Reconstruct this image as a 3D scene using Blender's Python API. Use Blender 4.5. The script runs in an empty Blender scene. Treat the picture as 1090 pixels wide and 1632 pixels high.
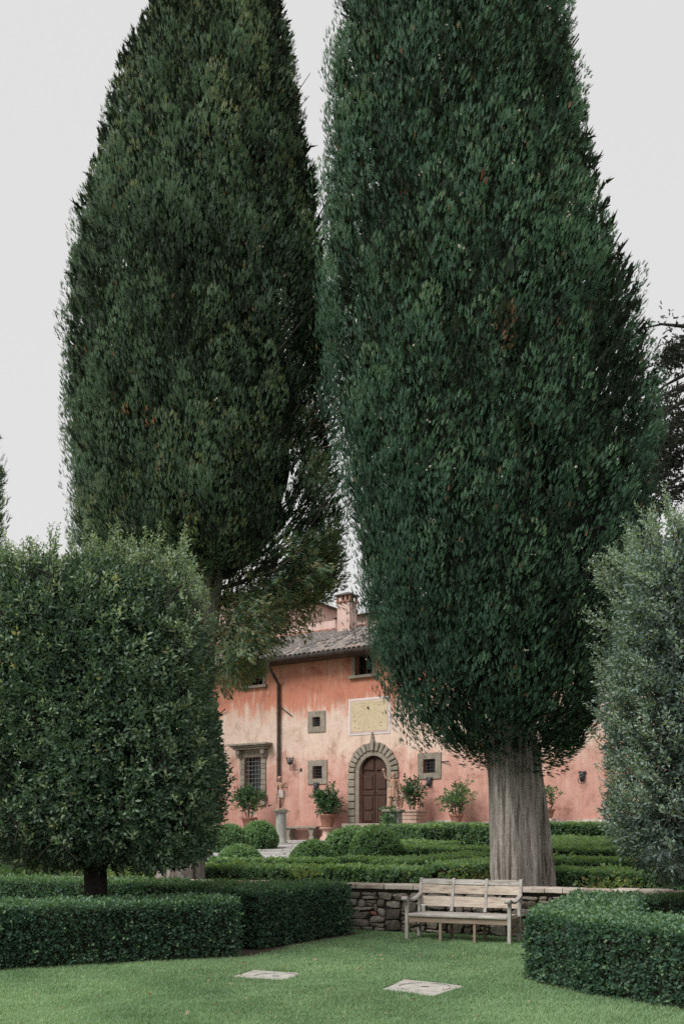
import bpy, bmesh, math, random
import numpy as np
from mathutils import Vector, Matrix, noise as mnoise

R = math.radians
random.seed(11)
rng = np.random.default_rng(11)
C = bpy.context.scene.collection
SC = bpy.context.scene

# ------------------------------------------------------------------ camera
F, CX, HY, H = 1587.0, 545.0, 1330.0, 1.69      # focal length in photo pixels, principal column, horizon row, eye height
cam_d = bpy.data.cameras.new('camera')
cam = bpy.data.objects.new('camera', cam_d); C.objects.link(cam)
cam.location = (0, 0, H); cam.rotation_euler = (R(90), 0, 0)
cam_d.lens = 35.0; cam_d.sensor_width = 36.0
cam_d.shift_y = (HY - 816.0) / 1632.0
cam_d.clip_start = 0.1; cam_d.clip_end = 3000
SC.camera = cam

# ------------------------------------------------------------------ sky, sun, exposure
SUN_EL, SUN_AZ = 46.0, -128.0                     # degrees; azimuth to the right of the view (+Y towards +X)
world = bpy.data.worlds.new('World'); SC.world = world
world.use_nodes = True
wn, wl = world.node_tree.nodes, world.node_tree.links
wn.clear()
wo = wn.new('ShaderNodeOutputWorld'); bg = wn.new('ShaderNodeBackground')
sky = wn.new('ShaderNodeTexSky'); sky.sky_type = 'NISHITA'; sky.sun_disc = False
sky.sun_elevation = R(SUN_EL); sky.sun_rotation = R(SUN_AZ)
sky.air_density = 1.0; sky.dust_density = 4.0; sky.ozone_density = 1.0; sky.altitude = 200
hs = wn.new('ShaderNodeHueSaturation'); hs.inputs['Saturation'].default_value = 0.25
mx = wn.new('ShaderNodeMix'); mx.data_type = 'RGBA'; mx.inputs[0].default_value = 0.88
mx.inputs[7].default_value = (5.75, 5.7, 5.66, 1)   # thin even cloud over the whole sky
bg.inputs['Strength'].default_value = 0.10
wl.new(sky.outputs[0], hs.inputs['Color']); wl.new(hs.outputs[0], mx.inputs[6])
wl.new(mx.outputs[2], bg.inputs['Color']); wl.new(bg.outputs[0], wo.inputs['Surface'])

sun_d = bpy.data.lights.new('sun', 'SUN'); sun = bpy.data.objects.new('sun', sun_d); C.objects.link(sun)
sun_d.energy = 2.2; sun_d.angle = R(30.0); sun_d.color = (1.0, 0.97, 0.92)
sdir = Vector((math.sin(R(SUN_AZ)) * math.cos(R(SUN_EL)), math.cos(R(SUN_AZ)) * math.cos(R(SUN_EL)), math.sin(R(SUN_EL))))
sun.rotation_euler = sdir.to_track_quat('Z', 'Y').to_euler(); sun.location = (-30, -25, 40)

SC.view_settings.view_transform = 'Standard'; SC.view_settings.look = 'None'
SC.view_settings.exposure = 0.5; SC.view_settings.gamma = 1.0
SC.view_settings.use_curve_mapping = False
SC.render.engine = 'CYCLES'
SC.cycles.max_bounces = 7; SC.cycles.diffuse_bounces = 4; SC.cycles.glossy_bounces = 2
SC.cycles.transmission_bounces = 4; SC.cycles.transparent_max_bounces = 4
SC.cycles.use_denoising = False; SC.cycles.denoiser = 'OPENIMAGEDENOISE'; SC.cycles.denoising_input_passes = 'RGB_ALBEDO_NORMAL'; SC.cycles.denoising_prefilter = 'ACCURATE'
SC.cycles.use_fast_gi = False
SC.cycles.caustics_reflective = False; SC.cycles.caustics_refractive = False

def at(px, py, D):
    return ((px - CX) / F * D, D, H + (HY - py) / F * D)

# ------------------------------------------------------------------ materials
def srgb(r, g, b):
    f = lambda c: (c / 255) / 12.92 if c <= 10.3 else ((c / 255 + 0.055) / 1.055) ** 2.4
    return (f(r), f(g), f(b), 1)

def new_mat(name):
    m = bpy.data.materials.new(name); m.use_nodes = True
    nt = m.node_tree
    b = nt.nodes['Principled BSDF']
    return m, nt.nodes, nt.links, b

def ramp(n, pts):
    r = n.new('ShaderNodeValToRGB')
    el = r.color_ramp.elements
    while len(el) > 1: el.remove(el[-1])
    el[0].position = pts[0][0]; el[0].color = tuple(pts[0][1][:3]) + (1,)
    for p, c in pts[1:]:
        e = el.new(p); e.color = tuple(c[:3]) + (1,)
    return r

def noise_tex(n, l, vec, scale, detail=4, rough=0.55, dist=0.0):
    t = n.new('ShaderNodeTexNoise'); t.inputs['Scale'].default_value = scale
    t.inputs['Detail'].default_value = detail; t.inputs['Roughness'].default_value = rough
    t.inputs['Distortion'].default_value = dist
    l.new(vec, t.inputs['Vector']); return t

def mixc(n, l, fac, a, b, mode='MIX'):
    m = n.new('ShaderNodeMix'); m.data_type = 'RGBA'; m.blend_type = mode
    for sock, v in ((0, fac), (6, a), (7, b)):
        if hasattr(v, 'links') or hasattr(v, 'is_linked'): l.new(v, m.inputs[sock])
        elif isinstance(v, (int, float)): m.inputs[sock].default_value = v
        else: m.inputs[sock].default_value = tuple(v[:3]) + (1,)
    return m.outputs[2]

def mat_rock(name, pts, scale=4.0, rough=0.9, bump=0.4, stretch=(1, 1, 1), fine=30.0, per_object=0.0, bump_dist=0.02):
    """stone, plaster, timber, clay: two scales of noise through a ramp, with fine relief"""
    m, n, l, b = new_mat(name)
    tc = n.new('ShaderNodeTexCoord'); mp = n.new('ShaderNodeMapping'); mp.inputs['Scale'].default_value = stretch
    l.new(tc.outputs['Object'], mp.inputs['Vector'])
    t1 = noise_tex(n, l, mp.outputs[0], scale, 6, 0.6)
    t2 = noise_tex(n, l, mp.outputs[0], fine, 4, 0.6)
    mth = n.new('ShaderNodeMath'); mth.operation = 'MULTIPLY_ADD'
    l.new(t2.outputs[0], mth.inputs[0]); mth.inputs[1].default_value = 0.35
    sub = n.new('ShaderNodeMath'); sub.operation = 'ADD'; sub.inputs[1].default_value = -0.175
    l.new(t1.outputs[0], sub.inputs[0]); l.new(sub.outputs[0], mth.inputs[2])
    val = mth.outputs[0]
    if per_object:
        oi = n.new('ShaderNodeObjectInfo'); a = n.new('ShaderNodeMath'); a.operation = 'MULTIPLY_ADD'
        l.new(oi.outputs['Random'], a.inputs[0]); a.inputs[1].default_value = per_object
        a2 = n.new('ShaderNodeMath'); a2.operation = 'ADD'; a2.inputs[1].default_value = -per_object / 2
        l.new(val, a2.inputs[0]); l.new(a2.outputs[0], a.inputs[2]); val = a.outputs[0]
    rp = ramp(n, pts); l.new(val, rp.inputs[0]); l.new(rp.outputs[0], b.inputs['Base Color'])
    b.inputs['Roughness'].default_value = rough
    b.inputs['Specular IOR Level'].default_value = 0.25
    if bump:
        bp = n.new('ShaderNodeBump'); bp.inputs['Strength'].default_value = bump; bp.inputs['Distance'].default_value = bump_dist
        l.new(mth.outputs[0], bp.inputs['Height']); l.new(bp.outputs[0], b.inputs['Normal'])
    return m

def mat_leaf(name, pts, rough=0.5, trans=0.25, spec=0.3, tcol=None):
    """foliage: leaf tint with some painted light and shade (attribute) through a ramp, partly translucent"""
    m, n, l, b = new_mat(name)
    at_ = n.new('ShaderNodeAttribute'); at_.attribute_name = 'tint'
    rp = ramp(n, pts); l.new(at_.outputs['Fac'], rp.inputs[0])
    l.new(rp.outputs[0], b.inputs['Base Color'])
    b.inputs['Roughness'].default_value = rough; b.inputs['Specular IOR Level'].default_value = spec
    tr = n.new('ShaderNodeBsdfTranslucent')
    l.new(mixc(n, l, 1.0, rp.outputs[0], tcol or (1.5, 1.6, 0.6), 'MULTIPLY'), tr.inputs['Color'])
    ms = n.new('ShaderNodeMixShader'); ms.inputs[0].default_value = trans
    l.new(b.outputs[0], ms.inputs[1]); l.new(tr.outputs[0], ms.inputs[2])
    l.new(ms.outputs[0], n['Material Output'].inputs['Surface'])
    return m

def mat_plain(name, col, rough=0.7, metal=0.0, spec=0.3):
    return mat_rock(name, [(0.25, [c * 0.75 for c in col[:3]]), (0.75, [min(1, c * 1.2) for c in col[:3]])], 6, rough, 0.15) if not metal else _metal(name, col, rough)

def _metal(name, col, rough):
    m, n, l, b = new_mat(name)
    tc = n.new('ShaderNodeTexCoord'); t = noise_tex(n, l, tc.outputs['Object'], 12, 4)
    rp = ramp(n, [(0.3, [c * 0.7 for c in col[:3]]), (0.7, [c * 1.3 for c in col[:3]])]); l.new(t.outputs[0], rp.inputs[0])
    l.new(rp.outputs[0], b.inputs['Base Color']); b.inputs['Metallic'].default_value = 0.6; b.inputs['Roughness'].default_value = rough
    return m

M = {}
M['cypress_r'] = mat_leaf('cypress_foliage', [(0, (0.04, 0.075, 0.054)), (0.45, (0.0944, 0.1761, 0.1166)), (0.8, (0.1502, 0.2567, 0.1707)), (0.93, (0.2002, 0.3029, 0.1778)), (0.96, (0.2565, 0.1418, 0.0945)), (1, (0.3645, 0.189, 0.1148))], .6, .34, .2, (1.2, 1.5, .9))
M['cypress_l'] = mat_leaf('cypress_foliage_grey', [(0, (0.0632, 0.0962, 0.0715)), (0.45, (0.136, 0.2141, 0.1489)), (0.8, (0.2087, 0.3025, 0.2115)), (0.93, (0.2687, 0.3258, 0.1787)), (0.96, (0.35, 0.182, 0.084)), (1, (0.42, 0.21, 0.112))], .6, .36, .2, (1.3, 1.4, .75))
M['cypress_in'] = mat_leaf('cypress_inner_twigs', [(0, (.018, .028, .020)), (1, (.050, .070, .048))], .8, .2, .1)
M['oak'] = mat_leaf('holm_oak_leaf', [(0, (0.0355, 0.0633, 0.0473)), (0.5, (0.0765, 0.1349, 0.0893)), (0.78, (0.1366, 0.2135, 0.1418)), (0.92, (0.3279, 0.4269, 0.2822)), (1, (0.425, 0.4, 0.1625))], .42, .32, .45, (1.4, 1.4, .7))
M['oak_r'] = mat_leaf('holm_oak_leaf_grey', [(0, (0.0506, 0.0756, 0.0735)), (0.5, (0.115, 0.1682, 0.1525)), (0.78, (0.1897, 0.262, 0.2343)), (0.92, (0.3219, 0.4145, 0.3541)), (1, (0.299, 0.345, 0.207))], .42, 0.34, .4)
M['box'] = mat_leaf('box_hedge_leaf', [(0, (0.0374, 0.0757, 0.0527)), (0.5, (0.0792, 0.1528, 0.1025)), (0.85, (0.1297, 0.2329, 0.1436)), (1, (0.208, 0.312, 0.169))], .45, 0.34, .35)
M['box_far'] = mat_leaf('box_parterre_leaf', [(0, (0.0598, 0.1108, 0.0639)), (0.5, (0.1331, 0.2309, 0.1217)), (0.85, (0.2163, 0.3387, 0.175)), (0.95, (0.2375, 0.3375, 0.1375)), (1, (0.35, 0.275, 0.1))], .5, 0.36, .3)
M['shrub'] = mat_leaf('light_shrub_leaf', [(0, (0.0517, 0.1035, 0.0517)), (0.5, (0.1265, 0.2185, 0.0978)), (1, (0.299, 0.3795, 0.138))], .5, 0.35, .3)
M['lemon'] = mat_leaf('lemon_leaf', [(0, (0.0336, 0.072, 0.0408)), (0.5, (0.078, 0.156, 0.0816)), (1, (0.18, 0.276, 0.132))], .4, 0.34, .4)
M['grass'] = mat_leaf('grass_blade', [(0, (0.1655, 0.2642, 0.1538)), (0.5, (0.2757, 0.4055, 0.2341)), (0.9, (0.3676, 0.5038, 0.3076)), (1, (0.396, 0.385, 0.242))], .7, 0.40, .1, (1.2, 1.3, .8))
M['dry_leaf'] = mat_leaf('dry_leaf', [(0, (.30, .22, .14)), (1, (.38, .29, .19))], .7, .2, .2)
M['cedar'] = mat_leaf('cedar_needle', [(0, (.016, .022, .018)), (1, (.05, .06, .045))], .6, .15, .2)
M['twig_core'] = mat_rock('hedge_inside', [(.3, (.010, .014, .009)), (.7, (.028, .028, .016))], 12, .95, .6)
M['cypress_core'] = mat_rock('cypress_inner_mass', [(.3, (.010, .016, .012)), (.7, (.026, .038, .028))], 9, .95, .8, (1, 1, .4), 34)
M['bark'] = mat_rock('cypress_bark', [(.32, (.080, .062, .050)), (.44, (.27, .237, .207)), (.55, (.38, .347, .315)), (.68, (.54, .51, .475))], 4.0, .95, 1.0, (2.8, 2.8, .20), 26, 0, .09)
M['oak_bark'] = mat_rock('oak_bark', [(.3, (.018, .016, .014)), (.7, (.06, .052, .045))], 5, .95, .8, (2, 2, .5), 30)
M['twig'] = mat_rock('twig', [(.3, (.035, .028, .022)), (.7, (.10, .08, .065))], 8, .9, .3)
M['cone'] = mat_rock('cone', [(.3, (.22, .18, .14)), (.7, (.55, .50, .43))], 20, .8, .2)
M['stone'] = mat_rock('wall_stone', [(.2, (.062, .053, .043)), (.5, (.18, .155, .127)), (.8, (.33, .30, .26))], 7, .95, .8, (1, 1, 1), 45, .45, .012)
M['stone_red'] = mat_rock('wall_brick', [(.25, (.20, .075, .055)), (.75, (.38, .17, .125))], 9, .95, .5, (1, 1, 1), 45, .2)
M['coping'] = mat_rock('coping_stone', [(.2, (.26, .20, .17)), (.5, (.47, .40, .35)), (.8, (.62, .55, .49))], 6, .95, .5, (1, 1, 1), 40, .35)
M['mortar'] = mat_rock('wall_core_earth', [(.3, (.035, .030, .025)), (.7, (.08, .07, .06))], 9, 1, .6)
M['soil'] = mat_rock('soil', [(.3, (.05, .038, .028)), (.7, (.15, .115, .085))], 10, 1, .8)
M['gravel'] = mat_rock('garden_earth', [(.3, (.09, .085, .06)), (.7, (.22, .20, .155))], 3, 1, .6, (1, 1, 1), 60)
M['lawn'] = mat_rock('lawn_turf', [(.25, (.10, .165, .085)), (.75, (.17, .26, .13))], 2.2, 1, .5, (1, 1, 1), 90)
M['flag'] = mat_rock('flagstone', [(.2, (.24, .23, .22)), (.5, (.38, .37, .355)), (.8, (.52, .51, .49))], 5, .9, .3, (1, 1, 1), 40, .3)
M['slab'] = mat_rock('concrete_slab', [(.25, (.24, .225, .20)), (.5, (.44, .42, .385)), (.75, (.56, .54, .50))], 6, .95, .4, (1, 1, 1), 60)
M['joint'] = mat_rock('dark_joint', [(.3, (.03, .028, .025)), (.7, (.08, .072, .065))], 12, 1, .3)
M['pietra'] = mat_rock('grey_sandstone', [(.2, (.17, .145, .115)), (.5, (.275, .24, .195)), (.8, (.37, .33, .275))], 4, .95, .4, (1, 1, 1), 30, .15)
M['pietra_d'] = mat_rock('grey_sandstone_joint', [(.3, (.06, .053, .045)), (.7, (.12, .108, .093))], 8, 1, .3)
M['column'] = mat_rock('column_stone', [(.2, (.20, .20, .18)), (.5, (.32, .32, .295)), (.8, (.43, .43, .40))], 3, .95, .3, (1, 1, .35), 30)
M['terracotta'] = mat_rock('terracotta', [(.2, (.20, .085, .058)), (.5, (.32, .155, .11)), (.8, (.44, .26, .20))], 6, .9, .3, (1, 1, 1), 30)
M['terracotta_p'] = mat_rock('pale_terracotta', [(.2, (.36, .21, .16)), (.5, (.52, .36, .29)), (.8, (.64, .50, .43))], 6, .9, .3, (1, 1, 1), 30)
M['statue'] = mat_rock('statue_clay', [(.2, (.20, .10, .07)), (.5, (.42, .26, .19)), (.8, (.60, .44, .35))], 9, .9, .3, (1, 1, .6), 40)
M['drape'] = mat_rock('statue_pale_clay', [(.2, (.30, .22, .18)), (.5, (.50, .42, .37)), (.8, (.62, .56, .51))], 9, .9, .3)
M['iron'] = mat_rock('wrought_iron', [(.3, (.018, .018, .020)), (.7, (.055, .052, .052))], 14, .6, .2)
M['bronze'] = mat_rock('dark_bronze', [(.3, (.03, .034, .042)), (.7, (.085, .088, .10))], 14, .5, .3)
M['copper'] = mat_rock('brown_gutter', [(.3, (.035, .028, .025)), (.7, (.085, .068, .060))], 5, .55, .1)
M['eave'] = mat_rock('eave_timber', [(.3, (.050, .036, .028)), (.7, (.12, .085, .066))], 6, .9, .3)
M['door'] = mat_rock('door_wood', [(.2, (.026, .013, .010)), (.5, (.062, .032, .024)), (.8, (.115, .062, .046))], 3, .55, .4, (6, 6, .6), 30)
M['glass'] = mat_plain('window_glass', (.012, .014, .017), .12)
M['glass'].node_tree.nodes['Principled BSDF'].inputs['Specular IOR Level'].default_value = .5
M['dark_room'] = mat_rock('dark_interior', [(.3, (.012, .011, .010)), (.7, (.03, .026, .022))], 3, 1, 0)
M['lead'] = mat_rock('grey_bars', [(.3, (.12, .125, .125)), (.7, (.25, .255, .25))], 10, .6, .1)
M['winwood'] = mat_rock('window_wood', [(.3, (.08, .05, .036)), (.7, (.18, .115, .085))], 6, .7, .2)
M['white'] = mat_rock('white_border', [(.2, (.58, .55, .53)), (.8, (.78, .75, .73))], 5, .9, .1)
M['pinkband'] = mat_rock('pink_border', [(.2, (.48, .36, .34)), (.8, (.60, .46, .43))], 5, .9, .1)
M['tile'] = mat_rock('lichen_roof_tile', [(.2, (.07, .06, .055)), (.42, (.20, .18, .165)), (.66, (.36, .335, .31)), (.9, (.36, .22, .165))], 9, .95, .5, (1, 1, 1), 50, .6)
M['tile_far'] = mat_rock('lichen_roof_tiles', [(.2, (.05, .043, .038)), (.45, (.11, .10, .09)), (.7, (.17, .155, .145)), (.9, (.18, .12, .09))], 5, .95, .5)  # darkened; under the main roof tiles it paints the shade in their gaps
M['ridge'] = mat_rock('red_ridge_tile', [(.2, (.22, .09, .065)), (.6, (.40, .20, .15)), (.9, (.5, .42, .38))], 9, .95, .4, (1, 1, 1), 50, .4)
M['teak'] = mat_rock('silvered_teak', [(.28, (.18, .16, .14)), (.46, (.38, .35, .325)), (.7, (.54, .52, .50))], 4, .8, .35, (9, 9, 1.2), 40, .1)
M['teak_x'] = mat_rock('silvered_teak_along', [(.28, (.20, .175, .15)), (.46, (.40, .37, .34)), (.7, (.56, .53, .505))], 4, .8, .35, (1.2, 9, 9), 40, .1)
M['teak_back'] = mat_rock('pale_teak_slat', [(.28, (.26, .205, .165)), (.45, (.47, .39, .325)), (.55, (.54, .46, .385)), (.7, (.62, .56, .50))], 4, .8, .3, (1.0, 9, 12), 40, .12)
M['teak_warm'] = mat_rock('warm_teak', [(.2, (.17, .125, .095)), (.5, (.27, .205, .16)), (.8, (.37, .295, .24))], 3, .85, .3, (1.2, 9, 9), 40, .1)
M['cup'] = mat_plain('pale_cup', (.62, .60, .56), .35)

def mat_plaster():
    """old lime wash: deep orange-red where it survives under the eave, bleached peach across the middle, pink below, all worn in runs"""
    m, n, l, b = new_mat('salmon_limewash')
    tc = n.new('ShaderNodeTexCoord'); sp = n.new('ShaderNodeSeparateXYZ'); l.new(tc.outputs['Object'], sp.inputs[0])
    mp = n.new('ShaderNodeMapping'); mp.inputs['Scale'].default_value = (1, 1, .16); l.new(tc.outputs['Object'], mp.inputs[0])
    runs = noise_tex(n, l, mp.outputs[0], 2.6, 6, .65)
    big = noise_tex(n, l, tc.outputs['Object'], .45, 5, .6)
    mid = noise_tex(n, l, tc.outputs['Object'], 1.6, 7, .68, .6)
    fine = noise_tex(n, l, tc.outputs['Object'], 14, 6, .7)
    def ma(a, k, c):
        q = n.new('ShaderNodeMath'); q.operation = 'MULTIPLY_ADD'; l.new(a, q.inputs[0]); q.inputs[1].default_value = k
        if isinstance(c, float): q.inputs[2].default_value = c
        else: l.new(c, q.inputs[2])
        return q.outputs[0]
    zz = ma(mid.outputs[0], 2.4, ma(runs.outputs[0], 2.6, ma(big.outputs[0], 2.6, sp.outputs['Z'])))
    mr = n.new('ShaderNodeMapRange'); mr.inputs[1].default_value = 4.0; mr.inputs[2].default_value = 14.3; l.new(zz, mr.inputs[0])
    rp = ramp(n, [(0.0, (.54, .33, .275)), (.19, (.58, .305, .25)), (.36, (.60, .325, .265)), (.44, (.63, .385, .315)), (.50, (.70, .53, .44)), (.62, (.69, .55, .46)),
                  (.655, (.66, .45, .36)), (.685, (.56, .25, .17)), (.73, (.52, .195, .125)), (.80, (.54, .22, .14)), (.88, (.60, .31, .205)), (1.0, (.54, .30, .20))])
    l.new(mr.outputs[0], rp.inputs[0])
    r2 = ramp(n, [(.32, (.62, .56, .53)), (.48, (1, 1, 1)), (.70, (1.14, 1.2, 1.25))]); l.new(mid.outputs[0], r2.inputs[0])
    c1 = mixc(n, l, .8, rp.outputs[0], r2.outputs[0], 'MULTIPLY')
    r3 = ramp(n, [(.35, (.82, .8, .78)), (.6, (1.04, 1.04, 1.04))]); l.new(fine.outputs[0], r3.inputs[0])
    c2 = mixc(n, l, .7, c1, r3.outputs[0], 'MULTIPLY')
    r4 = ramp(n, [(.56, (0, 0, 0)), (.66, (1, 1, 1))]); l.new(runs.outputs[0], r4.inputs[0])
    mul = n.new('ShaderNodeMath'); mul.operation = 'MULTIPLY'; l.new(r4.outputs[0], mul.inputs[0]); mul.inputs[1].default_value = .5
    c3 = mixc(n, l, mul.outputs[0], c2, (.66, .48, .37))
    mp2 = n.new('ShaderNodeMapping'); mp2.inputs['Scale'].default_value = (1, 1, .07); l.new(tc.outputs['Object'], mp2.inputs[0])
    drip = noise_tex(n, l, mp2.outputs[0], 9, 5, .7)
    r5 = ramp(n, [(.36, (.74, .70, .67)), (.50, (1, 1, 1)), (.66, (1.08, 1.10, 1.12))]); l.new(drip.outputs[0], r5.inputs[0])
    c3 = mixc(n, l, .4, c3, r5.outputs[0], 'MULTIPLY')
    c3 = mixc(n, l, .06, c3, (.64, .49, .44))
    l.new(c3, b.inputs['Base Color']); b.inputs['Roughness'].default_value = .95; b.inputs['Specular IOR Level'].default_value = .1
    bp = n.new('ShaderNodeBump'); bp.inputs['Strength'].default_value = .35; bp.inputs['Distance'].default_value = .03
    l.new(mid.outputs[0], bp.inputs['Height']); l.new(bp.outputs[0], b.inputs['Normal'])
    return m
M['plaster'] = mat_plaster()
M['pink'] = mat_rock('pale_pink_plaster', [(.25, (.46, .30, .265)), (.5, (.60, .42, .375)), (.8, (.68, .53, .48))], 1.6, .95, .3, (1, 1, .4), 14)

def mat_sundial():
    m, n, l, b = new_mat('sundial_face')
    tc = n.new('ShaderNodeTexCoord')
    t = noise_tex(n, l, tc.outputs['Object'], 3, 6, .65)
    rp = ramp(n, [(.3, (.50, .40, .25)), (.7, (.62, .52, .36))]); l.new(t.outputs[0], rp.inputs[0])
    l.new(rp.outputs[0], b.inputs['Base Color']); b.inputs['Roughness'].default_value = .95
    return m
M['dial'] = mat_sundial()

# ------------------------------------------------------------------ helpers
def link(o, parent=None):
    C.objects.link(o)
    if parent is not None: o.parent = parent
    return o

def tag(o, label=None, cat=None, group=None, kind=None):
    if label: o['label'] = label
    if cat: o['category'] = cat
    if group: o['group'] = group
    if kind: o['kind'] = kind
    return o

def thing(name, label, cat, loc=(0, 0, 0), rz=0.0, group=None):
    o = bpy.data.objects.new(name, None); o.empty_display_size = .2
    o.location = loc; o.rotation_euler = (0, 0, rz); link(o)
    return tag(o, label, cat, group)

class MB:
    """collects shapes; build() makes ONE mesh object of them"""
    def __init__(s): s.v, s.f = [], []
    def add(s, vs, fs):
        o = len(s.v); s.v += [tuple(p) for p in vs]; s.f += [tuple(i + o for i in f) for f in fs]; return s
    def box(s, x0, x1, y0, y1, z0, z1, m=None):
        vs = [Vector(p) for p in ((x0, y0, z0), (x1, y0, z0), (x1, y1, z0), (x0, y1, z0), (x0, y0, z1), (x1, y0, z1), (x1, y1, z1), (x0, y1, z1))]
        if m: vs = [m @ p for p in vs]
        return s.add(vs, [(3, 2, 1, 0), (4, 5, 6, 7), (0, 1, 5, 4), (1, 2, 6, 5), (2, 3, 7, 6), (3, 0, 4, 7)])
    def tube(s, path, rad, seg=8, cap=True):
        path = [Vector(p) for p in path]; n = len(path)
        if isinstance(rad, (int, float)): rad = [rad] * n
        vs, fs = [], []; prev = None
        for i, p in enumerate(path):
            d = (path[min(i + 1, n - 1)] - path[max(i - 1, 0)]).normalized()
            if prev is None:
                a = d.cross(Vector((0, 0, 1)));
                if a.length < .05: a = d.cross(Vector((0, 1, 0)))
                a.normalize()
            else:
                a = (prev - d * prev.dot(d)).normalized()
            prev = a; b = d.cross(a)
            for k in range(seg):
                w = 2 * math.pi * k / seg
                vs.append(p + (a * math.cos(w) + b * math.sin(w)) * rad[i])
        for i in range(n - 1):
            for k in range(seg):
                k2 = (k + 1) % seg
                fs.append((i * seg + k, i * seg + k2, (i + 1) * seg + k2, (i + 1) * seg + k))
        if cap:
            fs.append(tuple(range(seg - 1, -1, -1))); fs.append(tuple((n - 1) * seg + k for k in range(seg)))
        return s.add(vs, fs)
    def lathe(s, prof, seg=20, c=(0, 0, 0)):
        vs, fs = [], []
        for r, z in prof:
            for k in range(seg):
                w = 2 * math.pi * k / seg
                vs.append((c[0] + r * math.cos(w), c[1] + r * math.sin(w), c[2] + z))
        for i in range(len(prof) - 1):
            for k in range(seg):
                k2 = (k + 1) % seg
                fs.append((i * seg + k, i * seg + k2, (i + 1) * seg + k2, (i + 1) * seg + k))
        fs.append(tuple(range(seg - 1, -1, -1))); fs.append(tuple((len(prof) - 1) * seg + k for k in range(seg)))
        return s.add(vs, fs)
    def prism(s, poly, y0, y1):
        """poly of (x, z) counter-clockwise seen from -y, extruded along y"""
        n = len(poly)
        vs = [(x, y0, z) for x, z in poly] + [(x, y1, z) for x, z in poly]
        fs = [tuple(range(n)), tuple(range(2 * n - 1, n - 1, -1))]
        fs += [(i, n + i, n + (i + 1) % n, (i + 1) % n) for i in range(n)]
        return s.add(vs, fs)
    def slab(s, poly, z0, z1):
        n = len(poly)
        vs = [(x, y, z0) for x, y in poly] + [(x, y, z1) for x, y in poly]
        fs = [tuple(range(n - 1, -1, -1)), tuple(range(n, 2 * n))]
        fs += [(i, (i + 1) % n, n + (i + 1) % n, n + i) for i in range(n)]
        return s.add(vs, fs)
    def ball(s, c, r, seg=8, rings=6, m=None):
        prof = [(math.sin(math.pi * i / rings) * r, -math.cos(math.pi * i / rings) * r) for i in range(1, rings)]
        t = MB().lathe(prof, seg)
        vs = [Vector(p) for p in t.v]
        if m: vs = [m @ p for p in vs]
        return s.add([p + Vector(c) for p in vs], t.f)
    def mesh(s, name, smooth=False):
        me = bpy.data.meshes.new(name); me.from_pydata(s.v, [], s.f); me.update()
        if smooth:
            me.polygons.foreach_set('use_smooth', [True] * len(me.polygons))
        return me
    def build(s, name, mat, parent=None, smooth=False, bevel=0.0, loc=None):
        me = s.mesh(name, smooth); me.materials.append(M[mat] if isinstance(mat, str) else mat)
        o = bpy.data.objects.new(name, me); link(o, parent)
        if loc: o.location = loc
        if bevel:
            bv = o.modifiers.new('bevel', 'BEVEL'); bv.width = bevel; bv.segments = 2; bv.limit_method = 'ANGLE'
        if smooth and not bevel:
            try: me.set_sharp_from_angle(angle=R(50))
            except Exception: pass
        return o

def tri_object(name, verts, tris, tint, mat, parent=None):
    me = bpy.data.meshes.new(name)
    nv, nt = len(verts), len(tris)
    me.vertices.add(nv); me.vertices.foreach_set('co', np.ascontiguousarray(verts, dtype=np.float32).ravel())
    me.loops.add(nt * 3); me.loops.foreach_set('vertex_index', np.ascontiguousarray(tris, dtype=np.int32).ravel())
    me.polygons.add(nt); me.polygons.foreach_set('loop_start', np.arange(0, nt * 3, 3, dtype=np.int32))
    me.update(calc_edges=False)
    a = me.attributes.new('tint', 'FLOAT', 'FACE'); a.data.foreach_set('value', np.ascontiguousarray(tint, dtype=np.float32))
    me.materials.append(M[mat])
    o = bpy.data.objects.new(name, me); return link(o, parent)

def unit(a):
    return a / np.maximum(np.linalg.norm(a, axis=-1, keepdims=True), 1e-9)

def scatter(protos, P, Dr, S, tint, face=None):
    """places small leaf sprays (protos: list of (verts, tris)) at P pointing along Dr; returns verts, tris, tint per triangle"""
    P = np.asarray(P, float); Dr = unit(np.asarray(Dr, float)); N = len(P)
    which = rng.integers(0, len(protos), N)
    r = rng.normal(size=(N, 3))
    if face is not None: X = unit(np.cross(face + r * .55, Dr))
    else: X = unit(np.cross(r, Dr))
    Y = np.cross(Dr, X)
    V, T, A, off = [], [], [], 0
    for k, (pv, pt) in enumerate(protos):
        m = which == k; n = int(m.sum())
        if not n: continue
        q = pv[None] * S[m][:, None, None]
        w = q[..., 0:1] * X[m][:, None] + q[..., 1:2] * Y[m][:, None] + q[..., 2:3] * Dr[m][:, None] + P[m][:, None]
        V.append(w.reshape(-1, 3))
        t = pt[None] + (np.arange(n) * len(pv))[:, None, None] + off
        T.append(t.reshape(-1, 3)); off += n * len(pv)
        tt = tint[m][:, None] + rng.normal(0, .05, (n, len(pt)))
        tt = np.where(tint[m][:, None] > .922, tint[m][:, None], np.clip(tt, 0, .94))
        A.append(tt.ravel())
    return np.concatenate(V), np.concatenate(T), np.concatenate(A)

def leaves_object(name, sets, mat, parent=None):
    V, T, A, o = [], [], [], 0
    for v, t, a in sets:
        V.append(v); T.append(t + o); A.append(a); o += len(v)
    ob = tri_object(name, np.concatenate(V), np.concatenate(T), np.concatenate(A), mat, parent)
    return ob

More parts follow.
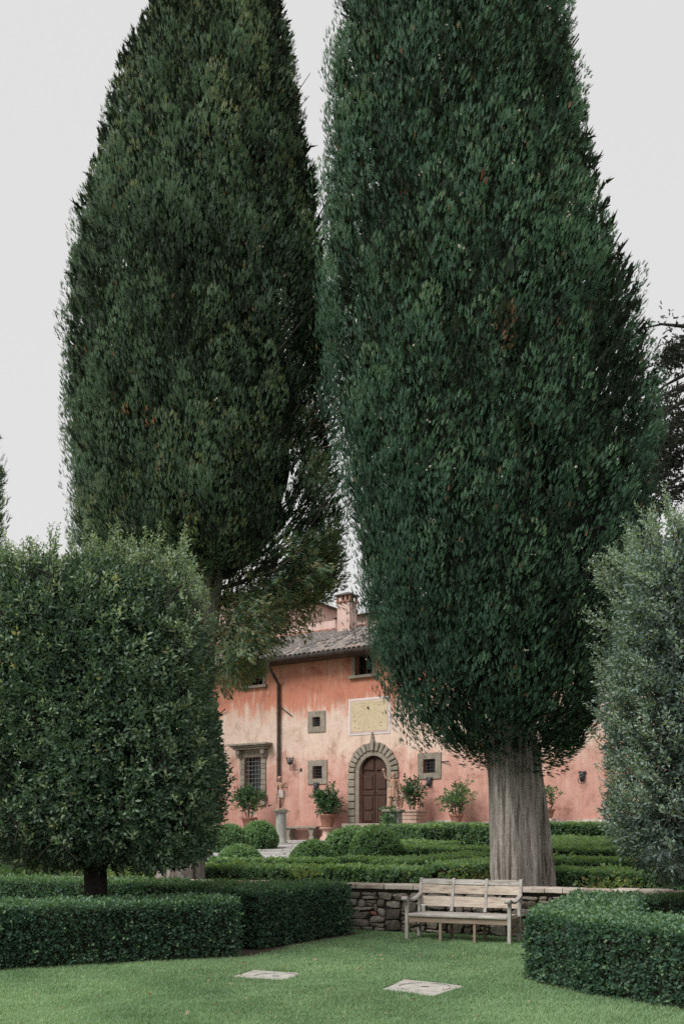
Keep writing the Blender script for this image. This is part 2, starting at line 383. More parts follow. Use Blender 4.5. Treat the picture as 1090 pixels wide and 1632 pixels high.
def proto_feather(seed, n=8, w=.085, spread=.55):
    """a cypress spray: upward-pointing scaly twigs round an axis"""
    g = np.random.default_rng(seed); V, T = [], []
    def blade(b, d, L, w):
        d = d / np.linalg.norm(d); s = np.cross(d, g.normal(size=3)); s /= np.linalg.norm(s)
        i = len(V); m = b + d * L * .45
        V.extend([b - s * w / 2, b + d * L, b + s * w / 2]); T.append((i, i + 1, i + 2))
    blade(np.zeros(3), np.array([0, 0, 1.]), 1.0, w * 1.2)
    for k in range(n):
        u = .08 + .62 * k / n; a = g.uniform(0, 2 * math.pi)
        d = np.array([math.cos(a) * spread, math.sin(a) * spread, 1.0])
        i = len(V); d /= np.linalg.norm(d); L = g.uniform(.28, .5)
        s = np.cross(d, g.normal(size=3)); s /= np.linalg.norm(s); b = np.array([0, 0, u])
        V.extend([b + s * w * .45, b + d * L, b - s * w * .45]); T.append((i, i + 1, i + 2))
    return np.array(V), np.array(T)

def proto_fan(seed, n=6, w=.13):
    """a flattened cypress spray: a fan of scaly twigs lying roughly in one plane (x-z), its face towards y"""
    g = np.random.default_rng(seed); V, T = [], []
    def blade(b, a, L, w):
        d = np.array([math.sin(a), g.normal(0, .10), math.cos(a)]); d /= np.linalg.norm(d); sd_ = np.array([math.cos(a), 0, -math.sin(a)]); i = len(V)
        V.extend([b - sd_ * w / 2, b + d * L + np.array([0, g.normal(0, .03), 0]), b + sd_ * w / 2]); T.append((i, i + 1, i + 2))
    blade(np.zeros(3), g.normal(0, .06), 1.0, w * 1.3)
    for k in range(n):
        u = .04 + .6 * k / n; sg = 1 if k % 2 else -1
        blade(np.array([0, g.normal(0, .03), u]), sg * g.uniform(.25, .62), g.uniform(.34, .58) * (1.1 - .4 * u), w)
    return np.array(V), np.array(T)

def proto_leaves(seed, n=6, lw=.36, L=.5, stem=1.0, spread=1.0, fold=.12):
    """broad leaves round a short stem"""
    g = np.random.default_rng(seed); V, T = [], []
    for k in range(n):
        u = stem * (.15 + .85 * k / max(1, n - 1)) if n > 1 else 0
        a = k * 2.4 + g.uniform(-.4, .4)
        out = spread * (1.15 - .7 * k / n)
        d = np.array([math.cos(a) * out, math.sin(a) * out, .55 + .5 * k / n]); d /= np.linalg.norm(d)
        ll = L * g.uniform(.75, 1.15); ww = ll * lw * g.uniform(.85, 1.15)
        s = np.cross(d, np.array([0, 0, 1.]) + g.normal(0, .35, 3)); s /= max(1e-6, np.linalg.norm(s)); nn = np.cross(s, d)
        b = np.array([0, 0, u]) + d * .05; i = len(V)
        m = b + d * ll * .5
        V.extend([b, m + s * ww + nn * fold * ll, b + d * ll, m - s * ww + nn * fold * ll]); T.extend([(i, i + 1, i + 2), (i, i + 2, i + 3)])
    return np.array(V), np.array(T)

FEATHER = [proto_fan(i, 3, .16) for i in range(12)]
FEATHER_S = [proto_feather(20 + i, 5, .24, .7) for i in range(4)]
OAK = [proto_leaves(i, 5, .24, .56) for i in range(6)]
BOXL = [proto_leaves(40 + i, 3, .36, .72, .7) for i in range(6)]
BOXF = [proto_leaves(60 + i, 3, .42, .9, .5) for i in range(4)]
CITRUS = [proto_leaves(80 + i, 6, .28, .62) for i in range(4)]

def lump(P, s, seed=0):
    """cheap smooth pseudo-noise, about -1..1"""
    g = np.random.default_rng(seed); out = np.zeros(len(P))
    for k in range(6):
        w = g.normal(size=3); w = w / np.linalg.norm(w) * s * g.uniform(.6, 1.7); out += np.sin(P @ w + g.uniform(0, 6.28))
    return out / 2.6

# ------------------------------------------------------------------ terrain: lawn, garden terrace behind the wall
def terr(x, y): return .55 + .036 * (y - 20.0)
def wall_y(x): return 17.75 - .45 * x
WA = math.atan2(-.45, 1.0)
WU = Vector((math.cos(WA), math.sin(WA), 0)); WN = Vector((math.sin(WA), -math.cos(WA), 0))     # along the wall, towards the lawn

tag(MB().slab([(-900, -400), (900, -400), (900, 1500), (-900, 1500)], -.6, -.08).build('ground', 'gravel'), kind='structure')
tag(MB().add([(-16, -2, 0), (14, -2, 0), (14, wall_y(14) - .02, 0), (-16, wall_y(-16) - .02, 0)], [(0, 1, 2, 3)]).build('lawn', 'lawn'), kind='structure')
vs, fs = [], []
xs = [-16 + 2 * i for i in range(31)]; ys = [0, 2, 5, 9, 14, 20, 27, 40]
for j, d in enumerate(ys):
    for x in xs:
        y = wall_y(min(x, 14)) + .2 + d
        vs.append((x, y, terr(x, y) if j else .45))
for j in range(len(ys) - 1):
    for i in range(len(xs) - 1):
        a = j * len(xs) + i; fs.append((a, a + 1, a + 1 + len(xs), a + len(xs)))
tag(MB().add(vs, fs).build('garden_terrace', 'gravel'), kind='structure')

# ------------------------------------------------------------------ the villa
TH, D0 = R(33.5), 42.0
cT, sT = math.cos(TH), math.sin(TH)
def fac(px, py):
    a = (px - CX) / F; t = a * D0 / (cT + a * sT); D = D0 - t * sT
    return t, H + (HY - py) / F * D
def fw(t, z, out=0.0):
    return Vector((t * cT - out * sT, D0 - t * sT - out * cT, z))
villa = thing('villa', 'old two storey salmon limewashed villa with tiled roof behind the parterre', 'house', (0, D0, 0), -TH)
T0, T1, ZE, DEP = -15.0, 26.0, 9.45, 11.2
SILL = 2.15

def rect(x0, y0, x1, y1):
    a = fac(x0, y1); b = fac(x1, y0); c = fac(x0, y0); d = fac(x1, y1)
    return (a[0], b[0], (a[1] + d[1]) / 2, (b[1] + c[1]) / 2)
W_SMALL = [rect(499, 1143, 511, 1158), rect(499, 1221, 514, 1241), rect(675, 1210, 694, 1232)]
W_BIG = rect(391, 1207, 417, 1268)
W_UP = [rect(394, 1068, 419, 1092), rect(566, 1042, 593, 1075)]
DC, DR, DSP = 1.545, .67, 4.28
DOOR = (DC - DR, DC + DR, SILL, DSP + DR)
extra_up = [(4.8, 5.9, W_UP[1][2], W_UP[1][3]), (8.6, 9.7, W_UP[1][2], W_UP[1][3]), (12.4, 13.5, W_UP[1][2], W_UP[1][3])]
holes = W_SMALL + [W_BIG] + W_UP + [DOOR]
def wall_with_holes(t0, t1, z0, z1, holes, th=.45):
    mb = MB()
    xs = sorted({t0, t1} | {h[0] for h in holes} | {h[1] for h in holes})
    xx = [xs[0]]
    for x in xs[1:]:
        while x - xx[-1] > 1.6: xx.append(xx[-1] + 1.5)
        xx.append(x)
    zs = sorted({z0, z1} | {h[2] for h in holes} | {h[3] for h in holes})
    for i in range(len(xx) - 1):
        for j in range(len(zs) - 1):
            cx, cz = (xx[i] + xx[i + 1]) / 2, (zs[j] + zs[j + 1]) / 2
            if any(h[0] < cx < h[1] and h[2] < cz < h[3] for h in holes): continue
            mb.add([(xx[i], 0, zs[j]), (xx[i + 1], 0, zs[j]), (xx[i + 1], 0, zs[j + 1]), (xx[i], 0, zs[j + 1])], [(0, 1, 2, 3)])
    for (a, b, c, d) in holes:      # reveals
        mb.add([(a, 0, c), (a, th, c), (a, th, d), (a, 0, d)], [(0, 1, 2, 3)])
        mb.add([(b, 0, c), (b, 0, d), (b, th, d), (b, th, c)], [(0, 1, 2, 3)])
        mb.add([(a, 0, d), (a, th, d), (b, th, d), (b, 0, d)], [(0, 1, 2, 3)])
        mb.add([(a, 0, c), (b, 0, c), (b, th, c), (a, th, c)], [(0, 1, 2, 3)])
    return mb
wm = wall_with_holes(T0, T1, .3, ZE, holes)
wm.add([(T0, 0, .3), (T0, 0, ZE), (T0, DEP, ZE), (T0, DEP, .3)], [(0, 1, 2, 3)])
wm.add([(T1, 0, .3), (T1, DEP, .3), (T1, DEP, ZE), (T1, 0, ZE)], [(0, 1, 2, 3)])
wm.add([(T0, DEP, .3), (T0, DEP, ZE), (T1, DEP, ZE), (T1, DEP, .3)], [(0, 1, 2, 3)])
RISE = DEP / 2 * math.tan(R(20.5))
for tt in (T0, T1):
    wm.add([(tt, 0, ZE), (tt, DEP, ZE), (tt, DEP / 2, ZE + RISE)], [(0, 1, 2)])
wm.build('wall', 'plaster', villa)
MB().box(T0 + .3, T1 - .3, .9, DEP - .3, .35, ZE - .1).build('dark_interior', 'dark_room', villa)

# grey base course, chipped
bm_ = MB(); t = 2.9
while t < T1:
    w = random.uniform(.5, 1.5); hgt = SILL + random.uniform(.02, .20)
    bm_.box(t, t + w - .02, -.035 - random.uniform(0, .02), .02, 1.0, hgt); t += w
bm_.build('base_course', 'coping', villa)

def frame_mb(a, b, c, d, w, y0, y1, bot=None):
    bot = w if bot is None else bot
    return (MB().box(a - w, a, y0, y1, c - bot, d + w).box(b, b + w, y0, y1, c - bot, d + w)
            .box(a, b, y0, y1, d, d + w).box(a, b, y0, y1, c - bot, c))
def bars_mb(a, b, c, d, nx, nz, y, r):
    mb = MB()
    for i in range(1, nx): x = a + (b - a) * i / nx; mb.box(x - r, x + r, y - r, y + r, c, d)
    for j in range(1, nz): z = c + (d - c) * j / nz; mb.box(a, b, y - r - .004, y + r - .004, z - r, z + r)
    return mb
for i, (a, b, c, d) in enumerate(W_SMALL):
    wp = MB().box(a, b, .26, .28, c, d).build('window', 'glass', villa)
    frame_mb(a, b, c, d, .26, -.05, .1, .24).build('frame', 'pietra', wp, bevel=.012)
    frame_mb(a + .05, b - .05, c + .05, d - .05, .05, .20, .258).build('casement', 'winwood', wp)
    bars_mb(a, b, c, d, 4, 4, .06, .012).build('grille', 'iron', wp)
a, b, c, d = W_BIG
wp = MB().box(a, b, .30, .32, c, d).build('window', 'glass', villa)
wp['label'] = 'tall leaded window under a stone cornice'
for s, (x0, x1) in enumerate(((a - .26, a), (b, b + .26))):
    z = c; k = 0
    while z < d - .01:       # jamb of grey blocks
        z2 = min(d, z + .235)
        MB().box(x0, x1, -.06 - .015 * (k % 2), .12, z + .008, z2 - .008).build('jamb_block', 'pietra', wp, bevel=.01); z = z2; k += 1
MB().box(a - .26, b + .26, -.06, .12, d + .004, d + .26).build('lintel', 'pietra', wp, bevel=.012)
for x in (a - .36, b + .10):
    MB().prism([(x, d - .02), (x + .26, d - .02), (x + .26, d + .34), (x, d + .34)], -.16, -.05).prism([(x + .02, d + .12), (x + .24, d + .12), (x + .24, d + .338), (x + .02, d + .338)], -.30, -.162).build('bracket', 'pietra', wp, bevel=.04)
co = MB()
for k, (e, o, z0, z1) in enumerate(((.46, .34, .34, .43), (.54, .42, .434, .50), (.63, .50, .504, .60))):
    co.box(a - e, b + e, -o, .1, d + z0, d + z1)
co.build('cornice', 'pietra', wp, bevel=.02)
MB().box(a - .34, b + .34, -.2, .12, c - .14, c).build('sill', 'pietra', wp, bevel=.015)
for x in (a - .26, b + .02):
    MB().box(x, x + .24, -.12, .06, c - .44, c - .143).build('sill_bracket', 'pietra', wp, bevel=.03)
frame_mb(a + .07, b - .07, c + .07, d - .07, .07, .22, .298).build('casement', 'winwood', wp)
bars_mb(a, b, c, d, 5, 9, .05, .010).build('leaded_grille', 'lead', wp)
for (a, b, c, d) in W_UP:
    wp = MB().box(a, b, .38, .40, c, d).build('window', 'dark_room', villa)
    frame_mb(a, b, c, d, .17, -.03, .12, .02).build('frame', 'pietra', wp, bevel=.01)
    MB().box(a - .27, b + .27, -.16, .1, c - .14, c - .022).build('sill', 'pietra', wp, bevel=.012)
    frame_mb(a + .06, b - .06, c + .06, d - .06, .06, .26, .32).box((a + b) / 2 - .03, (a + b) / 2 + .03, .26, .32, c + .06, d - .06).build('casement', 'winwood', wp)

# door
def arch_pts(r, n, z=DSP, c=DC): return [(c + r * math.cos(math.pi * k / n), z + r * math.sin(math.pi * k / n)) for k in range(n + 1)]
door = MB().prism([(DC - DR, SILL), (DC + DR, SILL)] + arch_pts(DR, 20), .20, .30).build('door', 'door', villa)
door['label'] = 'dark brown panelled double door with rounded top'
for sd in (-1, 1):
    x0, x1 = (DC - DR + .05, DC - .03) if sd < 0 else (DC + .03, DC + DR - .05)
    MB().prism([(x0, SILL + .04), (x1, SILL + .04), (x1, DSP - .06), (x0, DSP - .06)], .165, .198).build('door_leaf', 'door', door, bevel=.01)
    for z0, z1 in ((.10, .44), (.56, 1.10), (1.42, 1.98)):
        MB().box(x0 + .09, x1 - .09, .12, .163, SILL + z0, SILL + z1).build('panel', 'door', door, bevel=.03)
    MB().box(x0 + .02, x1 - .02, .135, .163, SILL + 1.17, SILL + 1.35).build('rail', 'door', door, bevel=.02)
    q = [(DC + sd * .05, DSP + .06)] + [(DC + sd * (DR - .10) * math.cos(w), DSP + .06 + (DR - .16) * math.sin(w)) for w in [math.pi / 2 * .06 + math.pi / 2 * .88 * k / 8 for k in range(9)]]
    if sd < 0: q = q[::-1]
    MB().prism(q, .14, .197).build('arched_panel', 'door', door, bevel=.02)
MB().ball((DC + .09, .12, SILL + 1.26), .03).build('knob', 'iron', door)
# surround
sr = MB().prism([(DC - DR - .20, SILL)] + [(DC - DR, SILL)] + arch_pts(DR, 24)[::-1] + [(DC + DR, SILL), (DC + DR + .20, SILL)] + arch_pts(DR + .20, 24), -.035, .12)
sur = sr.build('door_surround', 'pietra', villa, bevel=.012)
sur['label'] = 'grey stone arch of wedge shaped blocks round the door'
RO = 1.22
back = MB()
back.prism([(DC - RO + .03, SILL), (DC - DR - .202, SILL)] + arch_pts(DR + .202, 24)[::-1] + [(DC + DR + .202, SILL), (DC + RO - .03, SILL)] + arch_pts(RO - .03, 24), -.02, .1)
back.build('surround_backing', 'pietra_d', sur)
nb = 7
for sd in (-1, 1):
    for k in range(nb):
        z0, z1 = SILL + (DSP - SILL) * k / nb, SILL + (DSP - SILL) * (k + 1) / nb
        x0, x1 = (DC - RO, DC - DR - .206) if sd < 0 else (DC + DR + .206, DC + RO)
        MB().box(x0 - random.uniform(0, .02), x1, -.075 - random.uniform(0, .02), .09, z0 + .02, z1 - .02).build('stone_block', 'pietra', sur, bevel=.025)
nv = 15
for k in range(nv):
    w0, w1 = math.pi * k / nv + .022, math.pi * (k + 1) / nv - .022
    ri, ro = DR + .206, RO * random.uniform(.985, 1.02)
    q = [(DC + ri * math.cos(w0), DSP + ri * math.sin(w0)), (DC + ro * math.cos(w0), DSP + ro * math.sin(w0))]
    if k == nv // 2: q.append((DC, DSP + ro + .42))
    q += [(DC + ro * math.cos(w1), DSP + ro * math.sin(w1)), (DC + ri * math.cos(w1), DSP + ri * math.sin(w1))]
    MB().prism(q, -.085 - random.uniform(0, .02) - (.05 if k == nv // 2 else 0), .09).build('stone_block', 'pietra', sur, bevel=.025)
# steps
for k in range(3):
    MB().box(DC - 1.22 + .25 * (k > 0), DC + 1.30, -.55 - .32 * k, -.1, SILL - .18 * (k + 1), SILL - .18 * k - .004).build('door_step', 'pietra', villa, bevel=.02)

# sundial panel with its painted border and faint marks
a = fac(556, 1173); b = fac(622, 1111)
x0, x1, z0, z1 = a[0], b[0], 5.84, 7.36
dial = MB().box(x0, x1, -.022, .02, z0, z1).build('sundial', 'white', villa); dial['label'] = 'pale yellow painted sundial panel with white border'
MB().box(x0 + .06, x1 - .06, -.027, -.01, z0 + .06, z1 - .06).build('pink_band', 'pinkband', dial)
MB().box(x0 + .14, x1 - .14, -.032, -.01, z0 + .14, z1 - .12).build('dial_face', 'dial', dial)
mk = MB()
gx, gz = x0 + .98, z1 - .42
for k in range(9):
    w = R(-160 + 17.5 * k); L0, L1 = .25, .9
    p0 = (gx + L0 * math.cos(w), gz + L0 * math.sin(w)); p1 = [gx + L1 * math.cos(w), gz + L1 * math.sin(w)]
    f_ = 1.0
    for lim, v, dv in ((x0 + .22, p0[0], p1[0] - p0[0]), (x1 - .22, p0[0], p1[0] - p0[0])):
        if dv and 0 < (lim - v) / dv < f_: f_ = (lim - v) / dv
    if p1[1] < z0 + .22: f_ = min(f_, (z0 + .22 - p0[1]) / (p1[1] - p0[1]))
    p1 = (p0[0] + (p1[0] - p0[0]) * f_, p0[1] + (p1[1] - p0[1]) * f_)
    d_ = Vector((p1[0] - p0[0], p1[1] - p0[1])).normalized(); nn = Vector((-d_.y, d_.x)) * .0035
    mk.add([(p0[0] + nn.x, -.034, p0[1] + nn.y), (p0[0] - nn.x, -.034, p0[1] - nn.y), (p1[0] - nn.x, -.034, p1[1] - nn.y), (p1[0] + nn.x, -.034, p1[1] + nn.y)], [(0, 1, 2, 3)])
m_line, n_, l_, b_ = new_mat('faded_dial_lines'); b_.inputs['Base Color'].default_value = (.34, .27, .17, 1); b_.inputs['Roughness'].default_value = .95
M['dial_line'] = m_line
mk.build('hour_lines', 'dial_line', dial)
tx = MB()   # worn strokes of the inscription, no longer legible
for row, (zt, xa, xb) in enumerate(((z1 - .235, .32, 1.0), (z1 - .225, 1.22, 1.72), (z1 - .335, .36, 1.05), (z1 - .33, 1.25, 1.6))):
    x = x0 + xa
    while x < x0 + xb:
        w = random.uniform(.02, .07)
        if random.random() < .75: tx.box(x, x + w, -.0345, -.03, zt + random.uniform(-.006, .006), zt + random.uniform(.012, .028))
        x += w + random.uniform(.012, .03)
for (mx_, mz_) in ((.3, .28), (.48, .25), (.26, .55), (.24, .75), (1.55, .3), (1.55, .42), (1.0, .27)):
    tx.box(x0 + mx_, x0 + mx_ + random.uniform(.03, .08), -.0345, -.03, z0 + mz_, z0 + mz_ + random.uniform(.03, .07))
tag(tx.build('worn_inscription', 'dial_line', dial), kind='stuff')
MB().add([(gx - .05, -.034, gz - .02), (gx + .05, -.034, gz - .02), (gx, -.034, gz + .06), (gx, -.17, gz + .0)], [(0, 1, 3), (1, 2, 3), (2, 0, 3)]).build('gnomon', 'iron', dial)

# eave, gutter, roof
OV = .75
pitch = RISE / (DEP / 2)
zedge = ZE - OV * pitch + .12
roof = MB().add([(T0 - .3, -OV, zedge), (T1 + .3, -OV, zedge), (T1 + .3, DEP / 2, ZE + RISE + .12), (T0 - .3, DEP / 2, ZE + RISE + .12),
                 (T0 - .3, DEP + OV, zedge), (T1 + .3, DEP + OV, zedge)], [(0, 1, 2, 3), (3, 2, 5, 4)]).build('roof', 'tile_far', villa)
MB().box(T0 - .2, T1 + .2, -OV + .06, -.003, zedge - .16, zedge - .02).build('eave_soffit', 'eave', villa)
g = MB()
N = 10
prof = [(-OV - .08 +   .12 * math.cos(math.pi + math.pi * k / N), zedge - .02 + .15 * math.sin(math.pi + math.pi * k / N)) for k in range(N + 1)]
vs = [(T0 - .3, y, z) for y, z in prof] + [(T1 + .3, y, z) for y, z in prof]
g.add(vs, [(k, k + 1, N + 2 + k, N + 1 + k) for k in range(N)])
gut = g.build('gutter', 'copper', villa)
tp = fac(446.5, 1150)[0]
dp = MB().tube([(tp - .0, -OV - .08, zedge - .1), (tp, -OV - .08, zedge - .3), (tp, -.4, zedge - .72), (tp, -.12, zedge - 1.0), (tp, -.12, 6), (tp, -.12, 1.5)], .072, 10)
for z in (3, 5, 7): dp.lathe([(.085, -.03), (.085, .03)], 10, (tp, -.12, z))
dp.build('downpipe', 'copper', villa, smooth=True)

def tile_mesh(L=.42, r0=.098, r1=.078):
    n = 6; vs = []
    for y, r, dz in ((0, r0, .0), (L, r1, -.0)):
        for k in range(n + 1):
            w = math.pi * k / n; vs.append((-r * math.cos(w), y, r * .8 * math.sin(w) + dz))
        for k in range(n + 1):
            w = math.pi * k / n; vs.append((-(r - .018) * math.cos(w), y, (r - .018) * .8 * math.sin(w) + dz))
    m = n + 1; fs = []
    for k in range(n):
        fs.append((k, k + 1, 2 * m + k + 1, 2 * m + k)); fs.append((k + m + 1, k + m, k + 1 - 1, k + 1))
    return MB().add(vs, fs)
tmb = tile_mesh(); tme = tmb.mesh('roof_tile', True); tme.materials.append(M['tile'])
ang = math.atan(pitch); step, pit = .34, .25
rows = int((DEP / 2 + OV) / math.cos(ang) / step) + 1
near, rest = [], MB()
tv = [Vector(p) for p in tmb.v]
tcol = T0
cols = int((T1 - T0) / pit)
cand = []
for i in range(cols):
    t = T0 + pit * (i + .5)
    if not -9 < t < 9: continue
    for j in range(rows):
        s_ = j * step - .04
        y = -OV + s_ * math.cos(ang); z = zedge + s_ * math.sin(ang) + .015 + .022
        if y > DEP / 2: continue
        vis = -3.9 < t < 1.6
        cand.append((vis, t, y, z))
vis = sorted([c_ for c_ in cand if c_[0]], key=lambda c_: (c_[2], abs(c_[1] + .8)))
nearset = set(id(c_) for c_ in sorted(vis, key=lambda c_: abs(c_[1] + .6) * .9 + c_[2] * .2)[:300])
for c_ in cand:
    _, t, y, z = c_
    m = Matrix.Translation((t + random.uniform(-.012, .012), y + random.uniform(-.03, .03), z + random.uniform(0, .012))) @ Matrix.Rotation(ang + R(4.5) + random.uniform(-.02, .02), 4, 'X') @ Matrix.Rotation(random.uniform(-.06, .06), 4, 'Z')
    if id(c_) in nearset:
        o = bpy.data.objects.new('roof_tile', tme); link(o, roof); o.matrix_local = m
    else:
        rest.add([m @ p for p in tv], tmb.f)
tag(rest.build('remaining_roof_tiles', 'tile', roof, smooth=True), kind='stuff')
rt = tile_mesh(.46, .15, .125).mesh('ridge_tile', True); rt.materials.append(M['ridge'])
t = T0
k = 0
while t < T1:
    o = bpy.data.objects.new('ridge_tile', rt); link(o, roof)
    o.matrix_local = Matrix.Translation((t, DEP / 2, ZE + RISE + .12 + .06 + random.uniform(0, .015))) @ Matrix.Rotation(R(-90), 4, 'Z') @ Matrix.Rotation(R(2), 4, 'X')
    t += .40; k += 1
# chimney behind the ridge
p = Vector(at(553, 1000, 47.6)) - Vector((0, D0, 0)); cl = Vector((p.x * cT - p.y * sT, p.x * sT + p.y * cT))
def lx(px, D):
    X = (px - CX) / F * D; Y = D - D0; return X * cT - Y * sT, X * sT + Y * cT
cx_, cy_ = lx(553, 47.6)
ztop = H + (HY - 962) / F * 47.6
chim = MB().box(cx_ - .36, cx_ + .36, cy_ - .32, cy_ + .32, ZE + RISE - .9, ztop).build('chimney', 'pink', villa, bevel=.02)
MB().box(cx_ - .41, cx_ + .41, cy_ - .37, cy_ + .37, ztop + .002, ztop + .07).build('chimney_band', 'ridge', chim)
for ix in range(4):
    for iy in (0, 1):
        x = cx_ - .34 + .2267 * ix; y = cy_ - .29 + .58 * iy
        MB().box(x - .045, x + .045, y - .045, y + .045, ztop + .073, ztop + .33).build('cap_pier', 'ridge', chim)
MB().box(cx_ - .46, cx_ + .46, cy_ - .42, cy_ + .42, ztop + .333, ztop + .39).add(
    [(cx_ - .44, cy_ - .4, ztop + .391), (cx_ + .44, cy_ - .4, ztop + .391), (cx_ + .44, cy_ + .4, ztop + .391), (cx_ - .44, cy_ + .4, ztop + .391), (cx_ - .1, cy_, ztop + .56), (cx_ + .1, cy_, ztop + .56)],
    [(0, 1, 5, 4), (1, 2, 5), (2, 3, 4, 5), (3, 0, 4)]).build('cap_roof', 'tile_far', chim)

# taller wing behind, glimpsed through the cypress
def fac_at(px, py, y):
    """facade-parallel plane y metres behind the front wall: position along it and height of what is seen at (px, py)"""
    a = (px - CX) / F; t = (a * (D0 + y * cT) - y * sT) / (cT + a * sT); D = D0 - t * sT + y * cT
    return t, H + (HY - py) / F * D
wing = thing('rear_wing', 'taller pink rear building glimpsed through the left cypress branches', 'house', (0, D0, 0), -TH)
yw = DEP + 1.2
xa, xb = fac_at(240, 900, yw)[0], fac_at(436, 900, yw)[0]; zt_ = fac_at(420, 940, yw)[1]
xc, zl = fac_at(534, 988, yw)
MB().box(xa, xb, yw, yw + 8, .5, zt_).build('wall', 'pink', wing)
MB().box(xb + .004, xc, yw + .05, yw + 6, .5, zl).build('low_wall', 'pink', wing)
MB().add([(xa - .4, yw - .5, zt_ - .1), (xb + .5, yw - .5, zt_ - .1), (xb + .5, yw + 8.5, zt_ - .1), (xa - .4, yw + 8.5, zt_ - .1), (xa + 3, yw + 4, zt_ + 1.2), (xb - 3, yw + 4, zt_ + 1.2)],
         [(0, 1, 5, 4), (1, 2, 5), (2, 3, 4, 5), (3, 0, 4), (3, 2, 1, 0)]).build('roof', 'tile_far', wing)
xe, ze = fac_at(640, 975, yw); ze = fac_at(572, 978, yw + 3)[1]
MB().add([(xc + .01, yw - .3, ze - .9), (xe, yw - .3, ze - .9), (xe, yw + 3, ze), (xc + .01, yw + 3, ze), (xc + .01, yw + 6.5, ze - .9), (xe, yw + 6.5, ze - .9)],
         [(0, 1, 2, 3), (3, 2, 5, 4), (0, 3, 4), (1, 5, 2)]).build('low_roof', 'ridge', wing)
MB().box(xc + .02, xe - .1, yw + .1, yw + 6, .5, ze - .85).build('low_block', 'pink', wing)

# raised paving along the wall, right of the door
vs = [fw(-.2, SILL - .02, 0), fw(26, SILL - .02, 0), fw(26, SILL - .02, 2.6), fw(3.0, SILL - .02, 2.6), fw(3.0, SILL - .02, .02)]
mb = MB(); q = [fw(2.95, 0, .01), fw(26, 0, .01), fw(26, 0, 1.6), fw(2.95, 0, 1.6)]
tag(mb.slab([(p.x, p.y) for p in q][::-1], .8, SILL - .03).build('raised_paving', 'flag'), kind='structure')
# forecourt paving left of the door
q = [fw(-15, 0, .01), fw(2.94, 0, .01), fw(2.94, 0, 3.2), fw(-15, 0, 3.2)]
FORE = 1.44
tag(mb.__class__().slab([(p.x, p.y) for p in q][::-1], .9, FORE).build('forecourt', 'flag'), kind='structure')

# ------------------------------------------------------------------ flagstone path
path = tag(MB().add([(-4.2, 27.5, terr(0, 27.5) + .012), (-.2, 27.5, terr(0, 27.5) + .012), (1.5, 41.0, FORE + .004), (-4.8, 41.0, FORE + .004)], [(0, 1, 2, 3)]).build('garden_path', 'joint'), kind='structure')
def zpath(y): return terr(0, 27.5) + .012 + (FORE + .004 - terr(0, 27.5) - .012) * (y - 27.5) / 13.5
y = 27.6; k = 0
while y < 40.4:
    hgt = random.uniform(.5, .8); x = -4.1 + (y - 27.5) * -.04 + random.uniform(0, .3); xr = -.3 + (y - 27.5) * .12
    while x < xr:
        w = random.uniform(.5, 1.05); j = lambda: random.uniform(-.025, .025)
        q = [(x + .02 + j(), y + .02 + j()), (x + w - .02 + j(), y + .02 + j()), (x + w - .02 + j(), y + hgt - .02 + j()), (x + .02 + j(), y + hgt - .02 + j())]
        z = .035 + random.uniform(0, .012)
        vs = [(a_, b_, zpath(b_) - .02) for a_, b_ in q] + [(a_, b_, zpath(b_) + z) for a_, b_ in q]
        MB().add(vs, [(4, 5, 6, 7), (0, 1, 5, 4), (1, 2, 6, 5), (2, 3, 7, 6), (3, 0, 4, 7)]).build('flagstone', 'flag', path); k += 1
        x += w
    y += hgt

# ------------------------------------------------------------------ stone garden wall
wall = thing('stone_wall', 'low rubble stone garden wall with flat coping behind the wooden bench', 'wall', (0, wall_y(0), 0), WA)
XW0, XW1, HW, TW = -17.0, 15.0, .74, .42
MB().box(XW0, XW1, .05, TW - .03, -.05, HW - .015).build('earth_core', 'mortar', wall)
stone_meshes = []
for i in range(16):
    bm = bmesh.new(); bmesh.ops.create_cube(bm, size=1.0)
    bmesh.ops.subdivide_edges(bm, edges=bm.edges[:], cuts=2, use_grid_fill=True)
    g = random.Random(100 + i)
    kx, kz = g.uniform(-.16, .16), g.uniform(-.12, .12)
    for v in bm.verts:
        p = v.co.copy()
        rr = (abs(p.x * 2) ** 5 + abs(p.y * 2) ** 5 + abs(p.z * 2) ** 5) ** .2
        p = p / max(rr, .01)
        p = p * (.93 + .2 * mnoise.noise(p * 1.9 + Vector((i * 7.1, 0, 0))))
        p += Vector((g.uniform(-.03, .03), g.uniform(-.05, .05), g.uniform(-.03, .03)))
        p.x += kx * p.z; p.z += kz * p.x
        v.co = p
    me = bpy.data.meshes.new('stone'); bm.to_mesh(me); bm.free()
    me.polygons.foreach_set('use_smooth', [True] * len(me.polygons)); me.set_sharp_from_angle(angle=R(38))
    me.materials.append(M['stone']); stone_meshes.append(me)
red_meshes = []
for me in stone_meshes[:3]:
    r_ = me.copy(); r_.materials[0] = M['stone_red']; red_meshes.append(r_)
cw, ch = .075, .068
S0, S1 = -.75, 6.0
nc, nr = int((S1 - S0) / cw), int(HW / ch)
occ = np.zeros((nc, nr), bool)
count = 0
